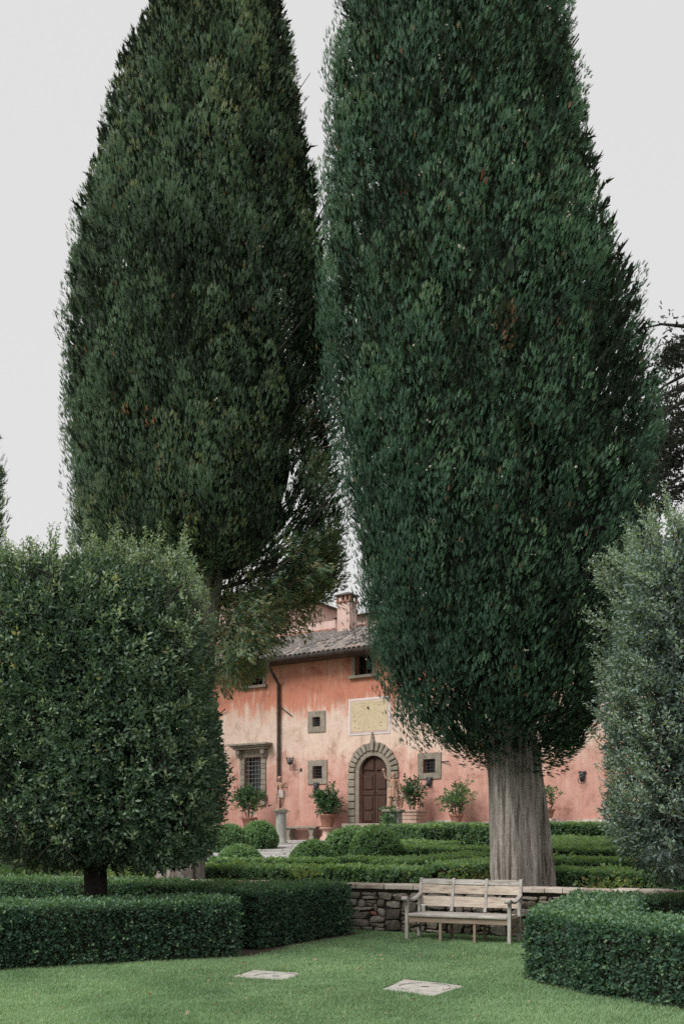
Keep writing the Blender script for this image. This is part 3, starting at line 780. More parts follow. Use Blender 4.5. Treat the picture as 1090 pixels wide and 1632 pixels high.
for j in range(nr):
    for i in range(nc):
        if occ[i, j]: continue
        w = random.choice([2, 3, 3, 4, 4, 5, 6]); h_ = random.choice([1, 1, 2, 2, 2, 3]) if j < nr - 1 else 1
        if h_ == 3: w = max(w, 4)
        h_ = min(h_, nr - j)
        while w > 1 and (i + w > nc or occ[i:i + w, j].any()): w -= 1
        if i + w > nc: w = nc - i
        while h_ > 1 and occ[i:i + w, j:j + h_].any(): h_ -= 1
        occ[i:i + w, j:j + h_] = True
        red = random.random() < .045 and w <= 3
        o = bpy.data.objects.new('stone', random.choice(red_meshes if red else stone_meshes)); link(o, wall)
        sx, sz = w * cw, h_ * ch
        o.location = (S0 + (i + w / 2) * cw + random.uniform(-.01, .01), .06 + random.uniform(-.02, .02), .0 + (j + h_ / 2) * ch + random.uniform(-.008, .008))
        o.scale = ((sx - .008) * 1.02, .20, (sz - .006) * 1.04)
        o.rotation_euler = (random.uniform(-.06, .06), random.uniform(-.07, .07), random.uniform(-.06, .06)); count += 1
t = XW0
while t < XW1:
    L = random.uniform(.26, .55)
    e = lambda k=.012: random.uniform(-k, k)
    zt0 = HW + .075 + e(.012)
    q = [(t + .006, -.05 + e(.02)), (t + L * .5, -.05 + e(.025)), (t + L - .006, -.05 + e(.02)), (t + L - .006, TW + .03 + e()), (t + .006, TW + .03 + e())]
    mb = MB(); n5 = 5
    vs = [(a_, b_, HW - .005 + e(.004)) for a_, b_ in q] + [(a_, b_, zt0 + e(.008)) for a_, b_ in q]
    mb.add(vs, [(4, 3, 2, 1, 0), (5, 6, 7, 8, 9)] + [(k, (k + 1) % 5, 5 + (k + 1) % 5, 5 + k) for k in range(5)])
    mb.build('coping_stone', 'stone_red' if random.random() < .07 else 'coping', wall, bevel=.012)
    t += L

# ------------------------------------------------------------------ hedges
def seg_frame(a, b):
    a, b = np.array(a, float), np.array(b, float); d = b - a; L = np.linalg.norm(d); d /= L
    return a, d, np.array([-d[1], d[0]]), L

def hedge(label, pts, width, height, base=None, dens=900, size=.055, mat='box', protos=None, group=None, tint_mu=.45, rnd=.10, seed=0, lump_a=.03, tint_fn=None, name='box_hedge'):
    """clipped hedge along a polyline: woody inside, leaf sprays over the sides, top and ends"""
    protos = protos or BOXL
    base = base or (lambda x, y: 0.0)
    cx, cy = np.mean([p[0] for p in pts]), np.mean([p[1] for p in pts])
    root = thing(name, label, 'hedge', (cx, cy, base(cx, cy)), 0, group)
    org = np.array([cx, cy, base(cx, cy)])
    P_, N_ = [], []
    core = MB()
    hw = width / 2
    for si in range(len(pts) - 1):
        a, d, nrm, L = seg_frame(pts[si], pts[si + 1])
        e0 = hw * .0 if si == 0 else hw * .55; e1 = hw * .0 if si == len(pts) - 2 else hw * .55
        per = 2 * height + width
        n = int((L + e0 + e1) * per * dens)
        s = rng.uniform(-e0, L + e1, n); q = rng.uniform(0, per, n)
        off = np.where(q < height, -hw, np.where(q < height + width, q - height - hw, hw))
        z = np.where(q < height, q, np.where(q < height + width, height, per - q))
        nx = np.where(q < height, -1.0, np.where(q < height + width, 0, 1.0)); nz = np.where((q >= height) & (q < height + width), 1.0, 0)
        # rounded shoulders
        dx, dz = hw - np.abs(off), height - z
        k = np.clip(1 - np.maximum(dx, dz) / rnd, 0, 1)
        sg = np.sign(off)
        nx = nx + sg * k * .7 * (nz > 0); nz2 = nz + k * .7 * (nz == 0)
        off = off - sg * k ** 2 * rnd * .3; z = z - k ** 2 * rnd * .3
        xy = a[None] + d[None] * s[:, None] + nrm[None] * off[:, None]
        P_.append(np.c_[xy, z]); N_.append(np.c_[nrm[None] * nx[:, None], nz2])
        if si == 0 or si == len(pts) - 2:
            for (s0, sg2, use) in ((0, -1, si == 0), (L, 1, si == len(pts) - 2)):
                if not use: continue
                m = int(width * height * dens); o2 = rng.uniform(-hw, hw, m); z2 = rng.uniform(0, height, m)
                ins = (np.abs(o2) / hw) ** 4 * rnd
                xy = a[None] + d[None] * (s0 - sg2 * ins)[:, None] + nrm[None] * o2[:, None]
                P_.append(np.c_[xy, z2]); N_.append(np.c_[np.repeat(d[None] * sg2, m, 0), np.zeros(m)])
        i_ = .07 if width > .6 else .05
        c0, c1 = (-e0 + (i_ if si == 0 else 0), L + e1 - (i_ if si == len(pts) - 2 else 0))
        corner = [a + d * c0 - nrm * (hw - i_), a + d * c1 - nrm * (hw - i_), a + d * c1 + nrm * (hw - i_), a + d * c0 + nrm * (hw - i_)]
        top = height - i_ - .004 * si
        vs = [(p[0] - cx, p[1] - cy, base(p[0], p[1]) - org[2] + .012) for p in corner] + [(p[0] - cx, p[1] - cy, base(p[0], p[1]) - org[2] + top) for p in corner]
        core.add(vs, [(3, 2, 1, 0), (4, 5, 6, 7), (0, 1, 5, 4), (1, 2, 6, 5), (2, 3, 7, 6), (3, 0, 4, 7)])
    core.build('inner_branches', 'twig_core', root)
    P_ = np.concatenate(P_); N_ = unit(np.concatenate(N_))
    lm = lump(P_, 5.0, seed) * .6 + lump(P_, 14.0, seed + 5) * .4
    away = N_[:, 0] * -P_[:, 0] + N_[:, 1] * -P_[:, 1] < -.25 * np.hypot(P_[:, 0], P_[:, 1])
    kp_ = ~away | (rng.random(len(P_)) < .35); P_, N_, lm = P_[kp_], N_[kp_], lm[kp_]
    depth = rng.random(len(P_)) ** 1.6 * .085
    zb = P_[:, 2].copy()
    P_ = P_ + N_ * (lm * lump_a - depth + .01)[:, None]
    P_[:, 2] = np.maximum(P_[:, 2], .03)
    keep = rng.random(len(P_)) < np.clip(.55 + 6 * zb, 0, 1)
    P_, N_, depth, lm = P_[keep], N_[keep], depth[keep], lm[keep]
    stray = rng.random(len(P_)) < .02; P_ = P_ + N_ * np.where(stray, rng.uniform(.02, .075, len(P_)), 0)[:, None]
    Dr = N_ * .8 + np.array([0, 0, .55]) + rng.normal(0, .45, P_.shape)
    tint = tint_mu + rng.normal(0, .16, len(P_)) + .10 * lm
    tint += np.where(N_[:, 2] > .6, .40, -.08)          # fresh growth plus painted skylight on top, painted shade on the sides
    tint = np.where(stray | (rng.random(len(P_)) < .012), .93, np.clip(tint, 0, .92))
    if tint_fn is not None: tint = tint_fn(P_, tint)
    zadd = np.array([base(x, y) for x, y in P_[:, :2]]) if base(0, 30) != base(0, 20) else np.zeros(len(P_))
    P_[:, 2] += zadd; P_ -= org
    S = size * rng.uniform(.7, 1.35, len(P_))
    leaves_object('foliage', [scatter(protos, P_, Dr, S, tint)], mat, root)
    return root

# front beds
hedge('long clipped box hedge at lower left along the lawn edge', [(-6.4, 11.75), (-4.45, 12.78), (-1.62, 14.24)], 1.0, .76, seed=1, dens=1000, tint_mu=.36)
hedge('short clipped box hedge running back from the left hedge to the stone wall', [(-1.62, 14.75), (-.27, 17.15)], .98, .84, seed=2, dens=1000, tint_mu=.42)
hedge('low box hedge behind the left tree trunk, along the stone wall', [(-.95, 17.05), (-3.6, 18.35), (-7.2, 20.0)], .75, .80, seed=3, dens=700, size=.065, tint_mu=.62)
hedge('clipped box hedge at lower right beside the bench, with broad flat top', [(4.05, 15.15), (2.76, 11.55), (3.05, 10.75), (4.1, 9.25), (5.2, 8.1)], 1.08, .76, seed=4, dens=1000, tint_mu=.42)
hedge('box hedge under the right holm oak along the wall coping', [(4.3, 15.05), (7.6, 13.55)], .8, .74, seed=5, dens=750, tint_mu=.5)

# parterre
def G(px, D): return ((px - CX) / F * D, D)
T_ = lambda x, y: terr(x, y)
def yellow_fn(x0, x1):
    def f_(P_, t):
        m = (P_[:, 0] > x0) & (P_[:, 0] < x1) & (P_[:, 2] < .38) & (rng.random(len(t)) < .55); t = t.copy(); t[m] = rng.uniform(.93, 1.0, m.sum()); return t
    return f_
GP = 'clipped parterre hedges between wall and villa'
par = [
    ('long parterre hedge directly behind the wall coping, left of the bench', [G(315, 21.6), G(560, 21.2), G(692, 20.6)], .8, .37, None),
    ('second parterre hedge, in front of the two low domes', [G(335, 24.6), G(540, 24.3)], .7, .33, None),
    ('short parterre hedge in front of the two large box balls', [G(545, 24.9), G(650, 24.4)], .8, .36, None),
    ('parterre hedge slanting back from behind the bench towards the trunk', [G(610, 21.9), G(765, 25.2)], .8, .44, None),
    ('yellowing parterre hedge behind the bench back, left of the trunk', [G(705, 20.4), G(800, 22.4)], .9, .46, (1.9, 3.2)),
    ('middle parterre hedge right of the box balls, before the dark far hedge', [G(622, 28.0), G(800, 27.0)], 1.0, .48, None),
    ('narrow parterre hedge behind the middle one, ending at the dark hedge', [G(640, 31.6), G(718, 30.6)], 1.2, .46, None),
    ('tall dark far hedge in front of the lemon tree pots', [G(690, 36.2), G(812, 33.6)], .9, .92, None),
    ('pale far hedge beside the creeper covered pedestal', [G(640, 37.0), G(692, 34.6)], 1.0, .84, None),
    ('yellowing hedge against the wall right of the cypress trunk', [G(880, 19.0), G(960, 18.5), G(1090, 18.0)], .8, .50, (4.4, 5.6)),
    ('dark hedge, second from the wall right of the trunk', [G(862, 22.8), G(1010, 22.2)], .8, .46, None),
    ('first of two long hedges running back to the villa at right', [G(872, 26.6), G(905, 31.5), G(945, 35.5)], 1.1, .58, None),
    ('second of two long hedges running back to the villa at right', [G(918, 26.2), G(965, 30.5), G(1010, 34.0)], 1.1, .58, None),
    ('short cross hedge joining the two long hedges at right', [G(862, 26.0), G(1000, 25.0)], .7, .56, None),
    ('far hedge right of the trunk below the wall mask', [G(855, 33.4), G(1010, 31.8)], .9, 1.0, None),
    ('parterre hedge at far left, behind the left tree trunk', [G(10, 25.0), G(320, 26.5)], .8, .46, None),
]
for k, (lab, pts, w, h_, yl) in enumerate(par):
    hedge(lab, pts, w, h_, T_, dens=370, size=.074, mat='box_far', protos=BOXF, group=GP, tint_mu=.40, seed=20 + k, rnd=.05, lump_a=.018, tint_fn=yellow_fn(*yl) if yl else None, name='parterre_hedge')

def topiary(label, px, D, wpx, h_, group, seed):
    x, y = G(px, D); z = terr(x, y); r = wpx / F * D / 2
    root = thing('topiary_ball', label, 'topiary', (x, y, z), 0, group)
    n = int(2 * math.pi * r * h_ * 620)
    u = rng.normal(size=(n, 3)); u = unit(u); u[:, 2] = np.abs(u[:, 2]) if h_ < r * 1.25 else u[:, 2]
    u = u[u[:, 2] > -.75]
    zc = 0 if h_ < r * 1.25 else h_ - r * 1.02
    sc_ = np.array([r, r, h_ if zc == 0 else h_ - zc])
    P_ = u * sc_; P_[:, 2] += zc
    lm = lump(P_, 5, seed); P_ += u * (lm * .02 - rng.random(len(u)) ** 2 * .06)[:, None]
    P_ = P_[P_[:, 2] > .02]; n = len(P_); u = unit(P_ - np.array([0, 0, zc]))
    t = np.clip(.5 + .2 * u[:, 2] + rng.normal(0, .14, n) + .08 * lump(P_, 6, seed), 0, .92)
    leaves_object('foliage', [scatter(BOXF, P_, u * .9 + rng.normal(0, .4, (n, 3)) + [0, 0, .3], .075 * rng.uniform(.7, 1.3, n), t)], 'box_far', root)
    prof = []
    for k in range(9):
        w = (math.pi / 2) * (k / 8) if zc == 0 else -R(50) + (R(50) + math.pi / 2) * k / 8
        prof.append((max(.01, (r - .06) * math.cos(w)), max(.005, zc + (sc_[2] - .06) * math.sin(w))))
    MB().lathe(prof, 16).build('inner_branches', 'twig_core', root, smooth=True)
GB = 'clipped box balls in the parterre'
topiary('low box dome left of the path, in front of the round balls', 383, 25.6, 76, .64, GB, 1)
topiary('low box dome right of the path', 500, 26.1, 80, .72, GB, 2)
topiary('largest box ball, right of the three before the door', 599, 27.6, 78, 1.06, GB, 3)
topiary('box ball in the middle of the three before the door', 550, 29.2, 64, .96, GB, 4)
topiary('far box ball peeping out behind the other two before the door', 562, 32.2, 60, .94, GB, 5)
topiary('round box ball beside the statue column', 414, 35.0, 54, 1.02, GB, 6)
topiary('round box ball half hidden by the left holm oak', 366, 33.0, 58, .98, GB, 7)

# ------------------------------------------------------------------ cypresses
def table_fn(D, rows):
    """crown outline rows (photo row, left, right) at distance D -> centre x and radius by height"""
    z = np.array([H + (HY - r[0]) / F * D for r in rows])[::-1]
    c = np.array([((r[1] + r[2]) / 2 - CX) / F * D for r in rows])[::-1]
    w = np.array([(r[2] - r[1]) / 2 / F * D for r in rows])[::-1]
    return z, c, w

def trunk_mesh(path, rad, seg=72, lobes=((3, .07), (5, .05)), seed=0, twist=.10, ridge=(.085, .05)):
    """furrowed trunk: broad lobes plus ridges of bark that run up the stem"""
    g = random.Random(seed); ph = [g.uniform(0, 6.28) for _ in lobes]
    mb = MB(); vs, fs = [], []
    P_, R_ = [], []
    for i in range(len(path) - 1):
        dz = path[i + 1][2] - path[i][2]; k = max(1, int(dz / .14)) if dz < 1 else 3
        for q in range(k):
            u = q / k; P_.append(tuple(a * (1 - u) + b * u for a, b in zip(path[i], path[i + 1]))); R_.append(rad[i] * (1 - u) + rad[i + 1] * u)
    P_.append(path[-1]); R_.append(rad[-1]); n = len(P_)
    for p, r in zip(P_, R_):
        for k in range(seg):
            w = 2 * math.pi * k / seg; wt_ = w + twist * p[2]
            d = 1 + sum(a * math.sin(f_ * wt_ + q) for (f_, a), q in zip(lobes, ph))
            c_, s_ = math.cos(wt_), math.sin(wt_)
            n1 = mnoise.noise(Vector((c_ * 2.6 + seed, s_ * 2.6, p[2] * .35))); n2 = mnoise.noise(Vector((c_ * 7 + seed, s_ * 7, p[2] * .8)))
            d += ridge[0] * (1 - 2.2 * abs(n1)) + ridge[1] * (1 - 2.5 * abs(n2)) - .05
            vs.append((p[0] + r * d * math.cos(w), p[1] + r * d * math.sin(w), p[2]))
    for i in range(n - 1):
        for k in range(seg):
            k2 = (k + 1) % seg; fs.append((i * seg + k, i * seg + k2, (i + 1) * seg + k2, (i + 1) * seg + k))
    fs.append(tuple((n - 1) * seg + k for k in range(seg)))
    return mb.add(vs, fs)

def cypress(name, label, D, rows, trunk_px, mat, n_plume, lean, gaps=(), seed=0, spr=80, cones=0, fill=7000, extra=(), base_z=None, zlo=None, plume_len=(.5, 1.0), sp_len=(.065, .12), dead=(), second_stem=None, brown=.004, core=.6):
    g = np.random.default_rng(seed)
    zt, ct, wt = table_fn(D, rows)
    bx = (trunk_px[0][0] - CX) / F * D
    bz = base_z if base_z is not None else terr(0, D)
    root = thing(name, label, 'tree', (bx, D, bz))
    org = np.array([bx, D, bz])
    # trunk up through the crown
    path, rad = [], []
    zz = [bz - .05] + list(np.linspace(bz + .15, min(zt[0] + 3.0, zt[-1] - 1), 14)) + list(np.linspace(min(zt[0] + 3.4, zt[-1] - .9), zt[-1] - .6, 3))
    tz = np.array([H + (HY - q[1]) / F * D for q in trunk_px]); tx = np.array([(q[0] - CX) / F * D for q in trunk_px]); tr = np.array([q[2] / F * D / 2 for q in trunk_px])
    o_ = np.argsort(tz); tz, tx, tr = tz[o_], tx[o_], tr[o_]
    tz = np.append(tz, zt[-1]); tx = np.append(tx, ct[-1]); tr = np.append(tr, .05)
    for z in zz:
        path.append((np.interp(z, tz, tx) - bx, 0, z - bz)); rad.append(np.interp(z, tz, tr) * (1.10 if z < bz + .1 else 1))
    tm = trunk_mesh(path, rad, seed=seed)
    if second_stem:
        p2 = [((q[0] - CX) / F * D - bx, .22, H + (HY - q[1]) / F * D - bz) for q in second_stem]; r2 = [q[2] / F * D / 2 for q in second_stem]
        # finer steps
        P2, R2 = [], []
        for k in range(len(p2) - 1):
            for u in np.linspace(0, 1, 6, endpoint=(k == len(p2) - 2)):
                P2.append(tuple(np.array(p2[k]) * (1 - u) + np.array(p2[k + 1]) * u)); R2.append(r2[k] * (1 - u) + r2[k + 1] * u)
        t2 = trunk_mesh(P2, R2, 48, ((3, .06),), seed + 1); tm.add(t2.v, t2.f)
    tm.build('trunk', 'bark', root, smooth=True)
    # plumes
    zf = np.linspace(zt[0], zt[-1], 400); cdf = np.cumsum(np.interp(zf, zt, wt) + .15); cdf /= cdf[-1]
    n = n_plume; kk_ = np.arange(n)       # even spread over height and bearing; fewer on the far side
    zz = np.interp((.5 + kk_ * .7548776662) % 1, cdf, zf) + g.normal(0, .06, n); ub = (.5 + kk_ * .5698402910) % 1 + g.normal(0, .006, n)
    th = np.where(ub < .82, -math.pi * 1.12 + ub / .82 * math.pi * 1.24, math.pi * .12 + (ub - .82) / .18 * math.pi * .76)     # -90 deg faces the lawn
    cx = np.interp(zz, zt, ct); rw = np.interp(zz, zt, wt)
    rad_dir = np.c_[np.cos(th), np.sin(th), np.zeros(n)]
    lob = .04 * np.sin(1.4 * zz + 2.0 * np.cos(th) + seed) + .045 * np.sin(3 * th + .6 * zz + seed) + .04 * np.sin(7 * th - .9 * zz) + .03 * np.sin(13 * th + 1.7 * zz)
    L = g.uniform(*plume_len, n)
    q_ = np.c_[rw * np.cos(th), rw * np.sin(th), zz * .62]
    bil = lump(q_, 2.3, seed + 40) * .6 + lump(q_, 4.6, seed + 41) * .4        # billows of the crown, with deep folds between them
    tip_r = rw * (1 + lob * .7 + g.normal(0, .018, n) - .03 + .075 * np.clip(bil, -1.2, .9))
    tilt = g.uniform(.12, .32, n)
    tang = np.c_[-np.sin(th), np.cos(th), np.zeros(n)]
    upz = np.clip((zz - zt[0]) / 1.6, -.05, 1.0)          # the lowest sprays stand out sideways
    ax = unit(np.array([0, 0, 1.]) * upz[:, None] + rad_dir * (tilt + .7 * (1 - upz))[:, None] + tang * g.normal(0, .16, n)[:, None] + np.array([lean, 0, 0]))
    taper = 1 - np.clip((zt[-1] - zz) / 2.0, 0, 1)
    depth = g.random(n) ** 1.5 * .30
    tip = np.c_[cx, np.full(n, D), zz] + rad_dir * (tip_r * (1 - depth * .5))[:, None]
    keepm = np.ones(n, bool)
    sxp = CX + tip[:, 0] / tip[:, 1] * F; syp = HY - (tip[:, 2] - H) / tip[:, 1] * F
    thin = np.zeros(n)
    for (gx_, gy_, rx, ry, dens) in gaps:       # thin places where branches and sky show
        q = ((sxp - gx_) / rx) ** 2 + ((syp - gy_) / ry) ** 2 < 1
        keepm &= ~(q & (g.random(n) > dens))
        thin = np.where(q, 1, thin)
    base = tip - ax * L[:, None]
    pr = L * g.uniform(.25, .36, n)
    if extra is not None and len(extra):
        eb, ea, eL, er, ek = [], [], [], [], []
        for (px, py, rx, ry, cnt, droop) in extra:
            for _ in range(cnt):
                q = g.normal(size=2) * .5; x, y, z = at(px + q[0] * rx, py + q[1] * ry, D + g.normal() * 1.0)
                if CX + x / D * F > np.interp(HY - (z - H) / D * F, [860, 900, 950, 1000, 1040, 1075, 1110], [525, 520, 505, 462, 425, 385, 360]): continue
                a_ = unit(np.array([g.normal(0, .5) + .1, g.normal(0, .5), droop + g.normal(0, .25)]))
                l_ = g.uniform(.3, .55); eb.append((x, y, z)); ea.append(a_); eL.append(l_); er.append(l_ * .3)
        base = np.concatenate([base[keepm], np.array(eb)]); ax = np.concatenate([ax[keepm], np.array(ea)]); L = np.concatenate([L[keepm], eL]); pr = np.concatenate([pr[keepm], er])
        rad_dir = np.concatenate([rad_dir[keepm], unit(np.array(eb) - np.array([np.interp(np.array(eb)[:, 2], zt, ct), np.full(len(eb), D), np.array(eb)[:, 2]]).T + [.01, 0, 0])])
        is_extra = np.r_[np.zeros(keepm.sum(), bool), np.ones(len(eb), bool)]
    else:
        base, ax, L, pr, rad_dir = base[keepm], ax[keepm], L[keepm], pr[keepm], rad_dir[keepm]; is_extra = np.zeros(len(base), bool)
    n = len(base)
    ptint = np.clip(.44 + g.normal(0, .16, n) + .13 * lump(base, 1.1, seed), .06, .85) + np.where(is_extra, .18, 0)  # skirt sprays lightened to paint the sun on them
    idx = np.repeat(np.arange(n), np.clip((spr * (L / np.mean(L)) * np.where(is_extra, .8, 1)).astype(int), 8, None))
    m = len(idx)
    u = g.random(m) ** .8
    prof = np.where(u < .35, .45 + .55 * np.sin(u / .35 * math.pi / 2), np.clip((1 - u) / .65, 0, 1) ** .32)
    ph = g.uniform(0, 2 * math.pi, m); rho = pr[idx] * prof * np.sqrt(g.uniform(.45, 1, m))
    A = ax[idx]; X = unit(np.cross(A, np.array([.3, .9, .2]))); Y = np.cross(A, X)
    rd = X * np.cos(ph)[:, None] + Y * np.sin(ph)[:, None]
    # keep the outward half of each plume denser
    P_ = base[idx] + A * (u * L[idx])[:, None] + rd * rho[:, None]
    Dr = A * 1.0 + rd * .34 * (1 - u * .6)[:, None] + g.normal(0, .10, (m, 3)) + rad_dir[idx] * .12
    tint = ptint[idx] + .6 * (u - .55) + g.normal(0, .07, m)  # young tips paler; plume bases darkened to paint shade in the gaps
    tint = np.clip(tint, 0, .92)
    tint = np.where(is_extra[idx] & (g.random(m) < .30), g.uniform(.925, .953, m), tint)      # olive and bronze skirt tips, painting low sun caught on the hem
    tint = np.where(g.random(m) < brown, g.uniform(.955, 1, m), tint)
    sx, sy = CX + P_[:, 0] / P_[:, 1] * F, HY - (P_[:, 2] - H) / P_[:, 1] * F
    for (dx, dy, rx, ry) in dead:               # dead brown shoots
        q = (((sx - dx) / rx) ** 2 + ((sy - dy) / ry) ** 2 < 1) & (P_[:, 1] < D)
        tint = np.where(q & (g.random(m) < .4), g.uniform(.955, 1, m), tint)
    S = g.uniform(*sp_len, m)
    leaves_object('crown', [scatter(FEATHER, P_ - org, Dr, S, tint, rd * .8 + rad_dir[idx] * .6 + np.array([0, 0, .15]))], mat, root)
    # brown shaded twigs inside
    if fill:
        zz = g.uniform(zt[0] + .2, zt[-1] - .5, fill * 2); w = np.interp(zz, zt, wt); k_ = g.random(len(zz)) < w / wt.max(); zz = zz[k_][:fill]; n = len(zz)
        th = g.uniform(0, 2 * math.pi, n); rr = np.interp(zz, zt, wt) * (1 + .05 * np.sin(3 * th + .6 * zz + seed)) * np.sqrt(g.uniform(.42, .90, n))
        Q = np.c_[np.interp(zz, zt, ct) + rr * np.cos(th), D + rr * np.sin(th), zz]
        sx, sy = CX + Q[:, 0] / Q[:, 1] * F, HY - (Q[:, 2] - H) / Q[:, 1] * F
        kp = np.ones(n, bool)
        for (gx_, gy_, rx, ry, dens) in gaps:
            q = ((sx - gx_) / (rx * 1.15)) ** 2 + ((sy - gy_) / (ry * 1.1)) ** 2 < 1; kp &= ~(q & (g.random(n) > dens * .45))
        Q, th = Q[kp], th[kp]; n = len(Q)
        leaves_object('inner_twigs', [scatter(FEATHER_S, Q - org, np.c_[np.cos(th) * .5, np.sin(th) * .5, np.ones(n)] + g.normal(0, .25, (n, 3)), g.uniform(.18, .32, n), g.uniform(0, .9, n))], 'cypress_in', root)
    # tangle of dead twigs round the trunk, too dense to see through
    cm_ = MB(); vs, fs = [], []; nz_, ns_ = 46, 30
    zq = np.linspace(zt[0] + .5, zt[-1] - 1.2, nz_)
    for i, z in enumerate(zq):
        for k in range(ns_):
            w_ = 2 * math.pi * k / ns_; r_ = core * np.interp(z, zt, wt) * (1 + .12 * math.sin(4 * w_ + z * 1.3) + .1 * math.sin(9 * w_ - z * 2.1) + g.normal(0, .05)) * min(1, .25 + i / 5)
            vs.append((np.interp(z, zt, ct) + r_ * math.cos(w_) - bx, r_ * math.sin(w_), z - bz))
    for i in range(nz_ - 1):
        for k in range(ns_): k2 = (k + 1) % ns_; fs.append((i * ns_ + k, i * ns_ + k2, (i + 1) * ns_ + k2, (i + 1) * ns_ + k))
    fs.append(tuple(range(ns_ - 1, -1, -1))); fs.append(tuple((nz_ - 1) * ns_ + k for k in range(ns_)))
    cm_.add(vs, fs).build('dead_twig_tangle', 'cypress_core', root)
    # limbs
    lb = MB()
    for k in range(150):
        z0 = g.uniform(zt[0] + .1, zt[-1] - 2.0); a_ = g.uniform(0, 2 * math.pi); c0 = np.interp(z0, tz, tx); r_ = np.interp(z0 + 1.4, zt, wt) * .88
        pts = []
        for u in np.linspace(0, 1, 6):
            pts.append((c0 - bx + math.cos(a_) * r_ * u ** .8 + g.normal(0, .05), math.sin(a_) * r_ * u ** .8 + g.normal(0, .05), z0 - bz + u ** 1.5 * r_ * .85))
        lb.tube(pts, [.055 * (1 - .8 * u) for u in np.linspace(0, 1, 6)], 5)
    for (gx_, gy_, rx, ry, dens) in gaps:
        for k in range(int(26)):
            x, y, z = at(gx_ + g.uniform(-1, .5) * rx, gy_ + g.uniform(-.2, 1.1) * ry, D + g.normal() * .8)
            l_ = g.uniform(.7, 1.7); pts = []; d_ = unit(np.array([.75 + g.normal() * .3, g.normal() * .5, .65 + g.normal() * .25]))
            for u in np.linspace(0, 1, 5): pts.append((x - bx + d_[0] * l_ * u + g.normal(0, .03), y - D + d_[1] * l_ * u, z - bz + d_[2] * l_ * u ** 1.2))
            lb.tube(pts, [.022 * (1 - .7 * u) for u in np.linspace(0, 1, 5)], 4)
    tag(lb.build('limbs', 'twig', root), kind='stuff')
    if cones:
        cm = MB(); ii = g.integers(0, m, cones * 4); ii = ii[(u_out := (P_[ii, 1] < D + .5))][:cones]
        ic = MB().ball((0, 0, 0), 1, 6, 4)
        for i in ii:
            r_ = g.uniform(.011, .019); c_ = P_[i] - org + Dr[i] * .05 + rad_dir[idx[i]] * .05
            for q in range(g.integers(1, 4)):
                o2 = g.normal(0, .03, 3) * (q > 0)
                cm.add([(p_[0] * r_ + c_[0] + o2[0], p_[1] * r_ + c_[1] + o2[1], p_[2] * r_ * 1.1 + c_[2] + o2[2]) for p_ in ic.v], ic.f)
        tag(cm.build('cones', 'cone', root, smooth=True), kind='stuff')
    return root

rows_R = [(-420, 690, 740), (-330, 640, 800), (-220, 590, 850), (-100, 560, 885), (0, 543, 905), (100, 533, 910), (200, 531, 935), (300, 529, 950), (400, 523, 970), (500, 516, 1000), (600, 520, 1020), (700, 530, 1035), (760, 536, 1038),
          (850, 556, 1030), (930, 572, 1015), (1000, 588, 1000), (1050, 610, 990), (1090, 632, 978), (1120, 650, 968), (1150, 670, 955), (1180, 705, 938), (1205, 750, 920), (1218, 775, 905)]
cypress('cypress_tree', 'huge dark cypress with bare fluted trunk behind the bench', 18.0, rows_R, [(820, 1415, 78), (817, 1330, 74), (811, 1220, 70), (804, 1100, 58), (790, 900, 52), (770, 500, 38), (730, 0, 24)], 'cypress_r', 2000, .20,
        gaps=[(940, 860, 26, 60, .3), (910, 925, 26, 28, .4)], seed=3, cones=300, dead=[(805, 520, 22, 45), (640, 300, 14, 12), (888, 515, 6, 18), (730, 520, 8, 12), (770, 285, 8, 10)],
        second_stem=[(866, 1418, 46), (860, 1330, 40), (847, 1220, 36), (832, 1100, 24)], fill=20000, core=.66)
rows_L = [(-300, 340, 370), (-220, 310, 395), (-120, 285, 420), (0, 262, 446), (80, 216, 470), (140, 180, 480), (220, 174, 496), (300, 150, 515), (400, 128, 524), (500, 118, 530), (600, 110, 534), (700, 102, 538), (780, 108, 543), (850, 115, 546), (895, 125, 548), (930, 165, 538), (955, 215, 495)]
cypress('cypress_tree', 'tall grey green cypress at left with a ragged sunlit lower skirt', 20.5, rows_L, [(283, 1395, 76), (290, 1330, 62), (312, 1150, 40), (332, 1000, 30), (340, 900, 34), (345, 600, 30), (350, 200, 20)], 'cypress_l', 1900, -.02,
        gaps=[(478, 805, 48, 95, .55), (505, 660, 24, 55, .62), (410, 225, 22, 50, .5), (440, 520, 24, 50, .7), (430, 900, 60, 36, .55)], seed=8, cones=60, dead=[(240, 668, 12, 16), (200, 655, 10, 8), (182, 638, 6, 8)],
        extra=[(505, 900, 50, 60, 190, -.1), (460, 945, 70, 60, 230, -.25), (405, 985, 64, 70, 200, -.45), (378, 1035, 28, 56, 90, -.7), (390, 1035, 28, 50, 70, -.7)], fill=17000, brown=.004, core=.56)
rows_F = [(560, -90, -80), (620, -105, -46), (700, -125, -9), (780, -130, -6), (860, -135, -10), (1000, -125, -10), (1150, -115, -20), (1250, -90, -35)]
cypress('cypress_tree', 'distant dark cypress just showing at the left edge of the picture', 38.0, rows_F, [(-62, 1300, 22), (-62, 1000, 16)], 'cypress_l', 420, 0, seed=15, spr=24, fill=1500, sp_len=(.3, .5), plume_len=(1.0, 1.8))

